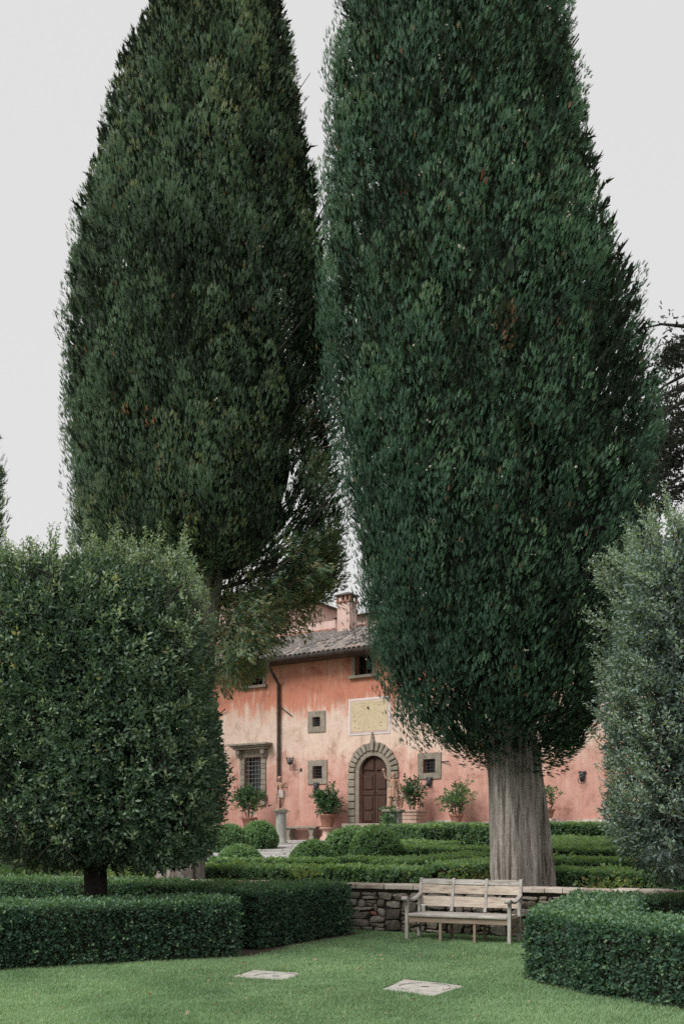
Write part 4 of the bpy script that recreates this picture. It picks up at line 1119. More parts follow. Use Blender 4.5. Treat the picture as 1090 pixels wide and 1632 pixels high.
# ------------------------------------------------------------------ holm oaks
def oak(label, D, cxp, box, trunk, mat, n, cut, shoots, seed, tall_shoots=(), base_z=0.0, bulge=None, tint0=.48, sz=(.11, .17), ragged=.12):
    """box: half sizes (x, y) and z range; superelliptic clipped crown of leaf sprays"""
    g = np.random.default_rng(seed)
    X0 = (cxp - CX) / F * D
    root = thing('holm_oak', label, 'tree', (X0, D, base_z))
    hx, hy, z0, z1 = box; zc, hz = (z0 + z1) / 2, (z1 - z0) / 2
    u = unit(g.normal(size=(n, 3)))
    e = 4.4
    k = (np.abs(u[:, 0]) ** e + np.abs(u[:, 1]) ** e + np.abs(u[:, 2]) ** e) ** (-1 / e)
    s = u * k[:, None]
    nrm = unit(np.sign(u) * np.abs(u) ** 2)
    Q = s * np.array([hx, hy, hz])
    lm = lump(Q, 2.6, seed) * .55 + lump(Q, 6, seed + 2) * .45
    dep = g.random(n) ** 1.8
    Q = Q * (1 - dep * .26)[:, None] + nrm * (lm * ragged)[:, None]
    if bulge is not None: Q = bulge(Q)
    Q[:, 2] += zc
    for c_ in cut:
        kk = c_(Q); Q, dep, lm, nrm = Q[kk], dep[kk], lm[kk], nrm[kk]
    m = len(Q)
    Dr = nrm * .9 + np.array([0, 0, .5]) + g.normal(0, .42, (m, 3))
    clus = lump(Q, 9, seed + 9)
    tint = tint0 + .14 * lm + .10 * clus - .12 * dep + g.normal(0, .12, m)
    tint = np.where((g.random(m) < .11) & (dep < .35), g.uniform(.82, .93, m), tint)
    tint = np.where(g.random(m) < .004, .99, np.clip(tint, 0, .94))
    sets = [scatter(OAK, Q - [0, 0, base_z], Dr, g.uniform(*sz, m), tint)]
    # young shoots standing out of the clipped surface
    br = MB()
    SP, SD, SS, ST = [], [], [], []
    for (x, y, z, dx, dz, L) in list(shoots(g)) + list(tall_shoots):
        d_ = unit(np.array([dx + g.normal() * .12, g.normal() * .15, dz])); k_ = max(4, int(L / .045))
        p0 = np.array([x, y, z - base_z])
        br.tube([p0 - d_ * .25, p0 + d_ * L * .5, p0 + d_ * L], [.007, .005, .003], 4, False)
        for q in range(k_):
            f_ = q / k_; SP.append(p0 + d_ * L * f_); SD.append(d_ + g.normal(0, .35, 3)); SS.append(.125 * (1.15 - .6 * f_)); ST.append(.80 + .12 * f_ + g.normal(0, .05))
    if SP: sets.append(scatter(OAK, np.array(SP), np.array(SD), np.array(SS), np.clip(np.array(ST), 0, .93)))
    leaves_object('crown', sets, mat, root)
    # dark inside: branches with old leaves
    ni = n // 9
    Qi = g.uniform(-1, 1, (ni, 3)) * np.array([hx * .72, hy * .72, hz * .80])
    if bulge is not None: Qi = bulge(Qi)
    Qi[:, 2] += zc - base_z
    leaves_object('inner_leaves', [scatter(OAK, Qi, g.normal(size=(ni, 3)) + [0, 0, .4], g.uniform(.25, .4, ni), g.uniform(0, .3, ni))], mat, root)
    for k in range(26):
        a_ = g.uniform(0, 6.28); zt_ = g.uniform(z0 + .4, z1 - .3) - base_z
        br.tube([(0, 0, max(.6, zt_ * .55)), (math.cos(a_) * hx * .4, math.sin(a_) * hy * .4, zt_ * .85), (math.cos(a_) * hx * .9, math.sin(a_) * hy * .9, zt_)], [.05, .03, .01], 5)
    tag(br.build('branches', 'oak_bark', root), kind='stuff')
    zz = np.linspace(-.05, z1 - base_z - .5, 12)
    trunk_mesh([(trunk[1] * math.sin(z * 2), 0, z) for z in zz], [trunk[0] * (1.25 if z < .1 else 1) * (1 - .7 * max(0, z - 1) / (z1)) for z in zz], 24, ((4, .06),), seed).build('trunk', 'oak_bark', root, smooth=True)
    return root

def bulgeL(Q):
    Q = Q.copy(); f_ = np.clip((-Q[:, 2] + .2) / 2.4, 0, 1); Q[:, 0] += np.where(Q[:, 0] > 0, .44 * f_ * np.clip(Q[:, 0], 0, 2) / 1.6, 0)
    top = np.clip((Q[:, 2] - .9) / 1.5, 0, 1); Q[:, 0] = np.where(Q[:, 0] > 0, Q[:, 0] * (1 - .04 * top), Q[:, 0])
    return Q
def shootsL(g):
    for k in range(430):
        x = g.uniform(-1.9, 1.55); y = g.uniform(-1.5, 1.4); yield (x, y, 5.32 + g.uniform(-.1, .15), g.normal() * .25, 1, g.uniform(.15, .42) + .35 * g.random() ** 4)
    for k in range(260):
        s_ = g.random(); z = g.uniform(1.5, 5.3)
        if s_ < .6: yield (g.uniform(-2, 1.8), -1.72, z, g.normal() * .4, .8, g.uniform(.08, .22))
        else: yield (1.50 + .16 * (z < 3), g.uniform(-1.5, 1.5), z, .9, .6, g.uniform(.08, .25))
tallL = [((152 - 150) / F * 15, -.5, 5.5, .02, 1, .85), (.14, -.4, 5.5, .1, 1, .6), (-.55, .8, 5.6, .05, 1, .55), (-.45, .9, 5.6, .1, 1, .62), (.55, -.6, 5.5, .15, 1, .55), (.75, -.4, 5.5, .2, 1, .5), (1.0, -.3, 5.5, .2, 1, .42), (1.2, 0, 5.4, .3, 1, .4), (-1.3, .3, 5.5, 0, 1, .55)]
oak('large box clipped holm oak at left, shoots sprouting from its flat top', 15.0, 150, (1.60, 1.80, 1.30, 5.46), (.175, .03), 'oak', 29000, [lambda Q: (Q[:, 1] < .6) | (np.random.default_rng(1).random(len(Q)) < .4), lambda Q: (Q[:, 0] > -1.6) | (np.random.default_rng(2).random(len(Q)) < .5)], shootsL, 5, tallL, bulge=bulgeL)
def shootsR(g):
    for k in range(150):
        z = g.uniform(1.6, 5.5); yield (-1.38 + g.normal() * .08, g.uniform(-1.3, 1.0), z, -.9, .75, g.uniform(.18, .55))
    for k in range(140):
        yield (g.uniform(-1.35, 1.2), g.uniform(-1.3, 1.3), 5.7, g.normal() * .3 - .15, 1, g.uniform(.2, .6))
    for k in range(130):
        yield (g.uniform(-1.4, 0), -1.45, g.uniform(1.4, 5.6), -.3 + g.normal() * .4, .8, g.uniform(.1, .3))
def bulgeR(Q):
    Q = Q.copy(); Q[:, 0] += np.where(Q[:, 2] > 1.2, .35 * ((Q[:, 2] - 1.2) / 1.4) ** 2 * (Q[:, 0] < 0), 0); Q[:, 0] -= .15 * np.sin(Q[:, 2] * 2.2) * (Q[:, 0] < 0) * .5
    return Q
oak('tall grey green holm oak at the right edge with loose outer shoots', 14.0, 1165, (1.5, 1.5, 1.1, 5.85), (.17, .03), 'oak_r', 18000, [lambda Q: Q[:, 0] < .5], shootsR, 6, bulge=bulgeR, tint0=.46, sz=(.09, .15), ragged=.14)

# ------------------------------------------------------------------ cedar behind the right oak
def cedar():
    g = np.random.default_rng(44); D = 29.0; bx = (1215 - CX) / F * D; bz = terr(0, D)
    root = thing('cedar_tree', 'dark spreading cedar reaching in from the right edge behind the cypress', 'tree', (bx, D, bz))
    MB().tube([(0, 0, -.05), (.1, 0, 6), (0, 0, 14), (.1, 0, 20)], [.55, .42, .3, .08], 12).build('trunk', 'oak_bark', root)
    br = MB(); SP, SD, SS = [], [], []
    specs = [(1090, 620, 1018, 662, 1), (1090, 640, 1020, 690, 1), (1090, 668, 1022, 700, 1), (1095, 700, 1024, 735, 1), (1095, 725, 1030, 760, 1), (1095, 760, 1040, 790, 1), (1095, 520, 1012, 528, .25), (1095, 545, 1055, 560, 2.0), (1095, 590, 1022, 652, .3), (1095, 780, 1035, 830, .6), (1095, 655, 1030, 720, 1.0), (1095, 690, 1035, 760, 1.4)]
    for (xa, ya, xb, yb, dn) in specs:
        for rep in range(2 if dn >= 1 else 1):
            Dd = D + g.normal() * .8; pa = np.array(at(xa, ya + g.normal() * 6, Dd)) - [bx, D, bz]; pb = np.array(at(xb, yb + g.normal() * 6, Dd + g.normal())) - [bx, D, bz]
            root_p = np.array([0, 0, pa[2] + 1.2]); pts = [root_p, pa, (pa + pb) / 2 + [0, 0, .12], pb]
            br.tube(pts, [.12, .06, .035, .012], 5)
            n = int(170 * dn); u = g.random(n) ** .8
            q = pa[None] * (1 - u)[:, None] + pb[None] * u[:, None]; q = q + g.normal(0, 1, (n, 3)) * [.16, .5, .12]
            if dn >= 1: q[:, 2] -= g.random(n) ** 2 * .55
            SP.append(q); SD.append(g.normal(0, .6, (n, 3)) + [0, 0, -.3])
    for k in range(60):       # the rest of the crown, beyond the picture edge
        a_ = g.uniform(-1.6, 1.6); z = g.uniform(6, 19); r_ = (21 - z) * .42; e_ = np.array([math.cos(a_) * r_, math.sin(a_) * r_, z - .4])
        br.tube([(0, 0, z), tuple(e_)], [.07, .015], 4); n = 70; u = g.uniform(.25, 1, n)
        SP.append(np.array([0, 0, z])[None] * (1 - u)[:, None] + e_[None] * u[:, None] + g.normal(0, .35, (n, 3)) * [1, 1, .4]); SD.append(g.normal(0, .6, (n, 3)))
    SP, SD = np.concatenate(SP), np.concatenate(SD)
    leaves_object('crown', [scatter(FEATHER_S, SP, SD, g.uniform(.10, .24, len(SP)), g.uniform(.1, .9, len(SP)))], 'cedar', root)
    tag(br.build('branches', 'oak_bark', root), kind='stuff')
cedar()

# ------------------------------------------------------------------ loose shrubs
def shrub(label, x, y, z, r, h_, n, mat='shrub', size=.13, seed=0, name='shrub', protos=None, tint=.5):
    g = np.random.default_rng(seed); root = thing(name, label, 'shrub', (x, y, z))
    u = unit(g.normal(size=(n, 3))); u[:, 2] = np.abs(u[:, 2]); k = g.random(n) ** .4
    Q = u * k[:, None] * np.array([r, r, h_]); Q += g.normal(0, .05, Q.shape); Q[:, 2] = np.maximum(Q[:, 2], .03)
    leaves_object('foliage', [scatter(protos or CITRUS, Q, u + g.normal(0, .5, Q.shape) + [0, 0, .5], size * g.uniform(.7, 1.3, n), np.clip(tint + g.normal(0, .2, n), 0, .94))], mat, root)
    mb = MB()
    for k in range(7):
        a_ = g.uniform(0, 6.28); mb.tube([(.03 * math.cos(a_), .03 * math.sin(a_), -.03), (r * .5 * math.cos(a_), r * .5 * math.sin(a_), h_ * .7)], [.015, .006], 5)
    mb.build('stems', 'twig', root)
    return root
def onterr(px, D): x, y = G(px, D); return x, y, terr(x, y)
shrub('yellow green shrub beside the left cypress base', *onterr(205, 21.0), .5, .62, 260, seed=1, tint=.72)
shrub('pointed light shrub between the trunks at left', *onterr(238, 22.0), .3, .75, 160, seed=2, tint=.6)
shrub('broad pale green shrub behind the hedge at far left', *onterr(45, 20.6), .95, .62, 650, seed=3, tint=.42)
shrub('dark leafy shrub at the far left behind the wall', *onterr(120, 24.0), .9, .9, 500, seed=4, tint=.25)
shrub('small bright weed growing on the wall coping left of centre', *(np.array(at(486, 1402, 18.3))), .22, .22, 50, seed=5, size=.09, tint=.85)
shrub('yellow shrub behind the wall at the foot of the right oak', *onterr(985, 18.0), .34, .52, 170, seed=6, size=.09, tint=.9)

# ------------------------------------------------------------------ potted trees
def pot_mesh(kind):
    mb = MB()
    if kind == 'round':
        mb.lathe([(.25, 0), (.30, .02), (.40, .42), (.43, .44), (.45, .52), (.42, .54), (.38, .54), (.36, .47), (.01, .46)], 24)
    elif kind == 'box':
        for i, z in enumerate((0, .15, .30)): mb.box(-.42 - .015 * i, .42 + .015 * i, -.42 - .015 * i, .42 + .015 * i, z, z + .14)
        mb.box(-.49, .49, -.49, .49, .445, .53)
    elif kind == 'small':
        mb.lathe([(.16, 0), (.19, .01), (.27, .26), (.30, .27), (.31, .33), (.28, .34), (.25, .34), (.24, .29), (.01, .28)], 24)
    return mb
def potted(label, pos, kind, mat, r, h_, zc, n, stems, seed, size=.22, pedestal=0.0, fruit=0, tint=.45):
    g = np.random.default_rng(seed); x, y, z = pos
    root = thing('potted_citrus', label, 'potted tree', (x, y, z), -TH, 'citrus trees in pots along the villa wall')
    if pedestal:
        MB().lathe([(.32, 0), (.32, .10), (.22, .2), (.20, .38), (.24, .46), (.34, .50), (.34, pedestal)], 20).build('pedestal', 'terracotta_p', root, smooth=True)
    psc = {'round': .8, 'box': .95, 'small': .9}[kind]
    po = pot_mesh(kind).build('pot', mat, root, smooth=kind != 'box', bevel=.02 if kind == 'box' else 0); po.location.z = pedestal; po.scale = (psc, psc, 1)
    ph = {'round': .46, 'box': .5, 'small': .28}[kind] + pedestal
    MB().lathe([(.2, ph - .03), (.2, ph + .012)], 12).build('soil', 'soil', root)
    st = MB(); c = np.array([0, 0, ph + zc])
    for k in range(stems):
        a_ = 6.28 * k / stems + g.uniform(-.3, .3); w = .06 if stems > 1 else 0
        b0 = np.array([w * math.cos(a_), w * math.sin(a_), ph - .05]); m_ = np.array([.35 * r * math.cos(a_), .35 * r * math.sin(a_), ph + zc * .45])
        if stems == 1: m_ = np.array([.02, 0, ph + zc * .5])
        st.tube([b0, m_, c + np.array([.3 * r * math.cos(a_), .3 * r * math.sin(a_), 0])], [.03, .024, .012], 6)
        for q in range(4):
            e_ = c + unit(g.normal(size=3)) * [r * .8, r * .8, h_ * .7]; st.tube([m_, (m_ + e_) / 2 + [0, 0, .05], e_], [.016, .010, .004], 4)
    st.build('stems', 'twig', root)
    nc_ = 16; cc = unit(g.normal(size=(nc_, 3))) * (g.random((nc_, 1)) ** .4) * [r * .72, r * .72, h_ * .72]
    ii = g.integers(0, nc_, n); Q = cc[ii] + g.normal(0, .42, (n, 3)) * [r * .5, r * .5, h_ * .5] + c
    Q = Q[Q[:, 2] > ph + .06]; n = len(Q)
    leaves_object('foliage', [scatter(CITRUS, Q, (Q - c) / [r, r, h_] + g.normal(0, .5, (n, 3)) + [0, 0, .4], size * g.uniform(.7, 1.2, n), np.clip(tint + g.normal(0, .17, n), 0, .94))], 'lemon', root)
    return root
def near_wall(px, D_out, z):
    """a spot 'D_out' metres out from the facade seen in column px"""
    a = (px - CX) / F; t = (a * (D0 - D_out * cT) + D_out * sT) / (cT + a * sT); v = fw(t, z, D_out); return (v.x, v.y, z)
potted('citrus with several bare stems in a low terracotta pot below the big window', near_wall(398, 1.5, FORE + .45), 'round', 'terracotta', .62, .55, .85, 230, 5, 1, .24)
potted('dense round citrus in a terracotta pot on a pedestal beside the stone bench', near_wall(522, .75, FORE), 'round', 'terracotta', .62, .55, .58, 330, 3, 2, .22, .55, tint=.32)
potted('small single stemmed citrus in a moulded box pot right of the door', near_wall(657, .9, SILL - .03), 'box', 'terracotta_p', .42, .52, .62, 180, 2, 3, .2, tint=.3)
potted('wide pale leafed citrus in a shallow orange pot right of the door', near_wall(727, .9, SILL - .03), 'small', 'terracotta', .66, .56, .70, 300, 3, 4, .17, tint=.68)
potted('sparse citrus seen just right of the cypress trunk', near_wall(872, .9, SILL + .12), 'small', 'terracotta', .5, .3, .45, 60, 2, 5, .24, tint=.6)
x, y, z = near_wall(398, 1.5, FORE)
o = thing('pot_stand', 'low brick stand under the pot below the big window', 'stand', (x, y, z), -TH)
MB().box(-.36, .36, -.36, .36, 0, .22).build('lower_course', 'terracotta', o, bevel=.02); MB().box(-.33, .33, -.33, .33, .222, .45).build('upper_course', 'terracotta', o, bevel=.02)
x, y, z = near_wall(872, .9, SILL - .03)
o = thing('pot_stand', 'low stand under the pot right of the cypress trunk', 'stand', (x, y, z), -TH)
MB().box(-.24, .24, -.24, .24, 0, .15).build('block', 'coping', o, bevel=.02)

# ------------------------------------------------------------------ statues
def limb(mb, p0, r0, p1, r1, seg=10):
    p0, p1 = Vector(p0), Vector(p1); n = 6
    mb.tube([p0.lerp(p1, k / n) for k in range(n + 1)], [r0 + (r1 - r0) * k / n for k in range(n + 1)], seg)
    mb.ball(p0, r0 * 1.0, 10, 8); mb.ball(p1, r1, 10, 8)
def figure(parent, J, mat, head_dir, name='body', s=1.0):
    mb = MB()
    L = lambda a, ra, b, rb: limb(mb, Vector(J[a]), ra, Vector(J[b]), rb)
    L('pelvis', .135, 'waist', .115); L('waist', .115, 'chest', .15); L('chest', .15, 'neck', .065); L('neck', .052, 'head', .05)
    for sd in 'lr':
        L('pelvis', .11, 'hip' + sd, .10); L('hip' + sd, .098, 'knee' + sd, .062); L('knee' + sd, .064, 'ankle' + sd, .038)
        a = Vector(J['ankle' + sd]); f_ = Vector(J.get('foot' + sd, (0, -1, 0))); limb(mb, a + Vector((0, 0, -.045)), .04, a + f_ * .15 + Vector((0, 0, -.055)), .028)
        L('chest', .10, 'sh' + sd, .075); L('sh' + sd, .068, 'el' + sd, .05); L('el' + sd, .048, 'wr' + sd, .032)
        w = Vector(J['wr' + sd]); d = (w - Vector(J['el' + sd])).normalized(); limb(mb, w, .034, w + d * .07, .036)
        x = d.cross(Vector((0, 1, .2))).normalized()
        for k in range(4): limb(mb, w + d * .08 + x * (.018 * (k - 1.5)), .013, w + d * (.135 - .012 * abs(k - 1.5)) + x * (.022 * (k - 1.5)) + Vector((0, -.02, 0)), .010, 6)
        limb(mb, w + d * .02 + x * .03, .014, w + d * .075 + x * .06, .011, 6)
    h = Vector(J['head']); hd = Vector(head_dir).normalized()
    mb.ball(h + Vector((0, 0, .05)), .105, 14, 10, Matrix.Diagonal((.88, 1, 1.18)))
    fwd = hd; side = fwd.cross(Vector((0, 0, 1))).normalized(); up = side.cross(fwd)
    mb.ball(h + fwd * .105 + up * .03, .024, 8, 6); mb.ball(h + fwd * .09 - up * .055, .035, 8, 6)          # nose, chin
    mb.ball(h + fwd * .085 + up * .085, .045, 8, 6)
    for q in (-1, 1): mb.ball(h + side * .095 * q + up * .03, .026, 8, 6)                                     # ears
    for k in range(26):                                                                                         # curly hair
        a_ = k * 2.4; e_ = .25 + .7 * (k / 26); v = Vector((math.cos(a_) * math.cos(e_), math.sin(a_) * math.cos(e_), math.sin(e_)))
        if v.dot(fwd) > .72: continue
        mb.ball(h + Vector((0, 0, .06)) + Vector((v.x * .1, v.y * .11, v.z * .12)), .034, 7, 5)
    me_o = mb.build(name, mat, parent, smooth=True)
    rm = me_o.modifiers.new('union', 'REMESH'); rm.mode = 'VOXEL'; rm.voxel_size = .014; rm.use_smooth_shade = True
    sm = me_o.modifiers.new('smooth', 'SMOOTH'); sm.factor = .5; sm.iterations = 4
    return me_o
def drape(parent, mat, z0, z1, r0, r1, cx0, cx1, folds, name, seed=0, dy=.8, hem=.05):
    g = random.Random(seed); n, m = 40, 9; vs, fs = [], []
    ph = g.uniform(0, 6)
    for j in range(m + 1):
        u = j / m; z = z0 + (z1 - z0) * u; r = r0 + (r1 - r0) * u; cx = cx0 + (cx1 - cx0) * u
        for k in range(n):
            w = 2 * math.pi * k / n; f_ = 1 + (.05 + .11 * (1 - u)) * math.sin(folds * w + ph + u * 1.2) + .04 * math.sin(folds * 2.3 * w)
            vs.append((cx + r * f_ * math.cos(w), r * dy * f_ * math.sin(w), z + (hem * math.sin(2 * w + ph) if j == 0 else 0)))
    for j in range(m):
        for k in range(n):
            k2 = (k + 1) % n; fs.append((j * n + k, j * n + k2, (j + 1) * n + k2, (j + 1) * n + k))
    o = MB().add(vs, fs).build(name, mat, parent, smooth=True)
    so = o.modifiers.new('thick', 'SOLIDIFY'); so.thickness = .02; return o

# first statue: on the round column left of the door
D1 = 37.5
x, y = G(448, D1); zb = 1.30; ztop = H + (HY - 1290) / F * D1
col = thing('stone_column', 'round grey stone column carrying the statue left of the door', 'column', (x, y, zb))
hc = ztop - zb
MB().box(-.30, .30, -.30, .30, -.12, .06).build('base', 'column', col, bevel=.02)
MB().lathe([(.25, .062), (.25, .12), (.205, .16), (.20, .3), (.19, hc - .17), (.19, hc - .15)], 28).build('shaft', 'column', col, smooth=True)
MB().lathe([(.20, hc - .148), (.24, hc - .12), (.25, hc - .085)], 28).build('capital', 'column', col, smooth=True)
MB().box(-.34, .34, -.25, .25, hc - .083, hc - .055).lathe([(.26, hc - .053), (.27, hc - .02), (.24, hc - .001)], 24).build('cap_slab', 'pietra', col, bevel=.006)
hs_ = (1290 - 1237) / F * D1
st = thing('statue', 'terracotta statue with pale loincloth leaning its head, on the round column', 'statue', (x, y, ztop), 0)
k_ = hs_ / 1.72
st.scale = (k_, k_, k_)
MB().lathe([(.24, 0), (.25, .03), (.22, .05)], 18).build('plinth', 'statue', st)
J = dict(pelvis=(.03, 0, .92), waist=(.01, 0, 1.06), chest=(.02, 0, 1.27), neck=(-.01, -.02, 1.43), head=(-.06, -.05, 1.53), hipl=(-.08, 0, .88), kneel=(-.10, -.08, .50), anklel=(-.10, -.02, .12), hipr=(.13, 0, .90), kneer=(.11, -.02, .50), ankler=(.06, .05, .12),
         footl=(-.3, -1, 0), footr=(.3, -1, 0), shl=(-.15, 0, 1.35), ell=(-.22, -.02, 1.10), wrl=(-.20, -.12, .90), shr=(.21, .0, 1.35), elr=(.30, -.04, 1.13), wrr=(.14, -.17, 1.20))
figure(st, J, 'statue', (-.5, -1, -.35))
drape(st, 'drape', .62, .99, .20, .17, .02, .03, 5, 'loincloth', 1)
MB().tube([(-.16, .12, .05), (-.14, .14, .5), (-.06, .12, .8)], [.07, .06, .05], 8).build('tree_stump', 'statue', st, smooth=True)

# second statue: raised arm, on a pedestal swathed in creeper
D2 = 37.6
x, y = G(627, D2); ztop = H + (HY - 1290) / F * D2; zb = terr(x, y) - .05
ped = thing('statue_pedestal', 'square stone pedestal swathed in creeper right of the door', 'pedestal', (x, y, zb), R(-20))
hp = ztop - zb
MB().box(-.27, .27, -.27, .27, 0, hp - .1).build('block', 'column', ped, bevel=.02)
MB().box(-.36, .36, -.34, .34, hp - .098, hp).build('cap', 'pietra', ped, bevel=.02)
cr = thing('creeper', 'dark green creeper mounded round the statue pedestal', 'creeper', (x, y, zb))
g = np.random.default_rng(5); n = 900
zq = g.random(n) ** 1.3 * (hp + .0); wq = g.uniform(0, 6.28, n); rq = .34 + .55 * np.clip(1 - zq / (hp * .75), 0, 1) ** 1.3 * (1 + .3 * np.sin(wq * 2 + 1)) + g.normal(0, .04, n)
kk = ~((zq > hp * .55) & (np.cos(wq) > .1))
Q = np.c_[rq * np.cos(wq), rq * np.sin(wq), zq + .02][kk]; n = len(Q)
leaves_object('foliage', [scatter(BOXF, Q, Q * [1, 1, 0] + g.normal(0, .3, (n, 3)) + [0, 0, .5], .11 * g.uniform(.7, 1.3, n), np.clip(.3 + g.normal(0, .15, n), 0, .9))], 'box_far', cr)
MB().tube([(.3, -.2, 0), (.27, -.3, hp * .5), (.0, -.32, hp * .9)], [.02, .015, .008], 5).build('stem', 'twig', cr)
st = thing('statue', 'orange terracotta statue in a short tunic with one arm raised', 'statue', (x, y, ztop), 0)
k_ = (1289 - 1232) / F * D2 / 1.66; st.scale = (k_, k_, k_)
MB().box(-.25, .33, -.18, .2, 0, .05).build('plinth', 'statue', st, bevel=.01)
J = dict(pelvis=(-.02, 0, .92), waist=(-.01, 0, 1.06), chest=(.0, 0, 1.27), neck=(.0, -.02, 1.43), head=(-.01, -.03, 1.53), hipl=(-.12, 0, .88), kneel=(-.10, -.04, .50), anklel=(-.10, .06, .12), hipr=(.09, -.02, .88), kneer=(.10, -.12, .52), ankler=(.16, -.08, .12),
         footl=(-.2, -1, 0), footr=(.35, -1, 0), shl=(-.18, 0, 1.36), ell=(-.37, -.03, 1.47), wrl=(-.44, -.06, 1.70), shr=(.19, 0, 1.36), elr=(.28, -.02, 1.10), wrr=(.32, -.06, .86))
figure(st, J, 'statue', (.1, -1, -.15))
drape(st, 'statue', .55, 1.05, .26, .155, -.02, -.01, 7, 'tunic_skirt', 2)
drape(st, 'statue', 1.03, 1.40, .165, .15, -.01, .0, 5, 'tunic_top', 3, .85, 0)
drape(st, 'statue', .05, 1.0, .12, .16, -.20, -.10, 4, 'cloak', 4, .6)
MB().ball((-.46, -.07, 1.82), .075, 12, 8).build('raised_fruit', 'statue', st, smooth=True)
MB().lathe([(.06, .05), (.09, .2), (.10, .42), (.13, .5), (.14, .56)], 14, (.36, .02, 0)).build('basket', 'statue', st, smooth=True)
fb = MB()
for k in range(9): fb.ball((.36 + .075 * math.cos(k * 2.4), .02 + .075 * math.sin(k * 2.4), .58 + .012 * k), .05, 8, 6)
fb.build('basket_fruit', 'drape', st, smooth=True)

# ------------------------------------------------------------------ stone bench, lantern, wall masks, rods
t0, z_ = fac(488, 1337)
v = fw(t0, FORE, .35)
sb = thing('stone_bench', 'grey stone bench on scrolled legs against the villa wall', 'bench', v, -TH)
MB().box(-.92, .92, -.24, .26, .50, .60).build('seat', 'pietra', sb, bevel=.025)
for sx in (-.62, .62):
    MB().prism([(sx - .14, 0), (sx + .14, 0), (sx + .12, .10), (sx + .08, .22), (sx + .12, .36), (sx + .17, .498), (sx - .17, .498), (sx - .12, .36), (sx - .08, .22), (sx - .12, .10)], -.17, .2).build('leg', 'pietra', sb, bevel=.02)
def on_wall(px, py): t, z = fac(px, py); return t, z
t0, z0 = on_wall(480, 1227); t1, _ = on_wall(467, 1227)
v = fw(t0, z0, 0)
la = thing('wall_lantern', 'black iron lantern on a bracket beside the downpipe', 'lantern', v, -TH)
dx = t1 - t0
MB().box(-.05, .05, -.02, .0, -.07, .07).build('wall_plate', 'iron', la)
MB().tube([(0, -.01, 0), (dx * .4, -.14, 0), (dx, -.22, 0)], .014, 6).tube([(dx, -.22, -.01), (dx, -.22, .24)], .014, 6).build('bracket', 'iron', la)
hb = MB().lathe([(.03, .22), (.10, .27), (.13, .31)], 10, (dx, -.22, 0))
for k in range(6):
    w = 6.283 * k / 6; hb.tube([(dx + .12 * math.cos(w), -.22 + .12 * math.sin(w), .30), (dx + .16 * math.cos(w), -.22 + .16 * math.sin(w), .50), (dx + .18 * math.cos(w), -.22 + .18 * math.sin(w), .58)], .010, 5)
for zr, rr in ((.31, .13), (.50, .165)):
    hb.tube([(dx + rr * math.cos(6.283 * k / 14), -.22 + rr * math.sin(6.283 * k / 14), zr) for k in range(15)], .010, 5)
hb.build('basket', 'iron', la)
MB().lathe([(.08, .31), (.10, .40), (.08, .47), (.02, .5)], 10, (dx, -.22, 0)).build('glass', 'lead', la, smooth=True)
for lab, px, py in (('dark bronze mask with ring under the small window left of the door', 505, 1255), ('dark bronze mask with ring under the small window right of the door', 685, 1247), ('dark bronze mask with ring at far right of the wall', 928, 1238)):
    t0, z0 = on_wall(px, py)
    ms = thing('wall_mask', lab, 'ornament', fw(t0, z0, 0), -TH, 'bronze ring masks on the villa wall')
    mb = MB().ball((0, -.07, .04), .13, 12, 8, Matrix.Diagonal((.85, .65, 1.25))).ball((0, -.15, -.03), .07, 10, 7).ball((-.10, -.05, .17), .05, 8, 6).ball((.10, -.05, .17), .05, 8, 6).ball((0, -.13, .07), .05, 8, 6)
    mb.box(-.09, .09, -.05, 0, -.15, .2).build('head', 'bronze', ms, smooth=True)
    MB().tube([(.12 * math.sin(6.283 * k / 18), -.15 - .02 * math.cos(6.283 * k / 18), -.14 - .11 * math.cos(6.283 * k / 18) + .0) for k in range(19)], .014, 6).build('ring', 'bronze', ms, smooth=True)
for lab, p0, p1 in (('slanting iron rod on the wall left of the downpipe', (346, 1142), (361, 1131)), ('slanting iron rod on the wall right of the downpipe', (466, 1142), (449, 1126)), ('short iron rod beside the small window right of the door', (702, 1214), (716, 1214))):
    a, b = on_wall(*p0), on_wall(*p1); v = fw(a[0], a[1], 0)
    ro = MB().tube([(0, 0, 0), ((b[0] - a[0]) * .5, -.06, (b[1] - a[1]) * .5), (b[0] - a[0], -.12, b[1] - a[1])], .022, 6).ball((b[0] - a[0], -.12, b[1] - a[1]), .04, 8, 6).build('wall_rod', 'iron')
    ro.location = v; ro.rotation_euler = (0, 0, -TH); tag(ro, lab, 'rod', 'iron rods on the villa wall')

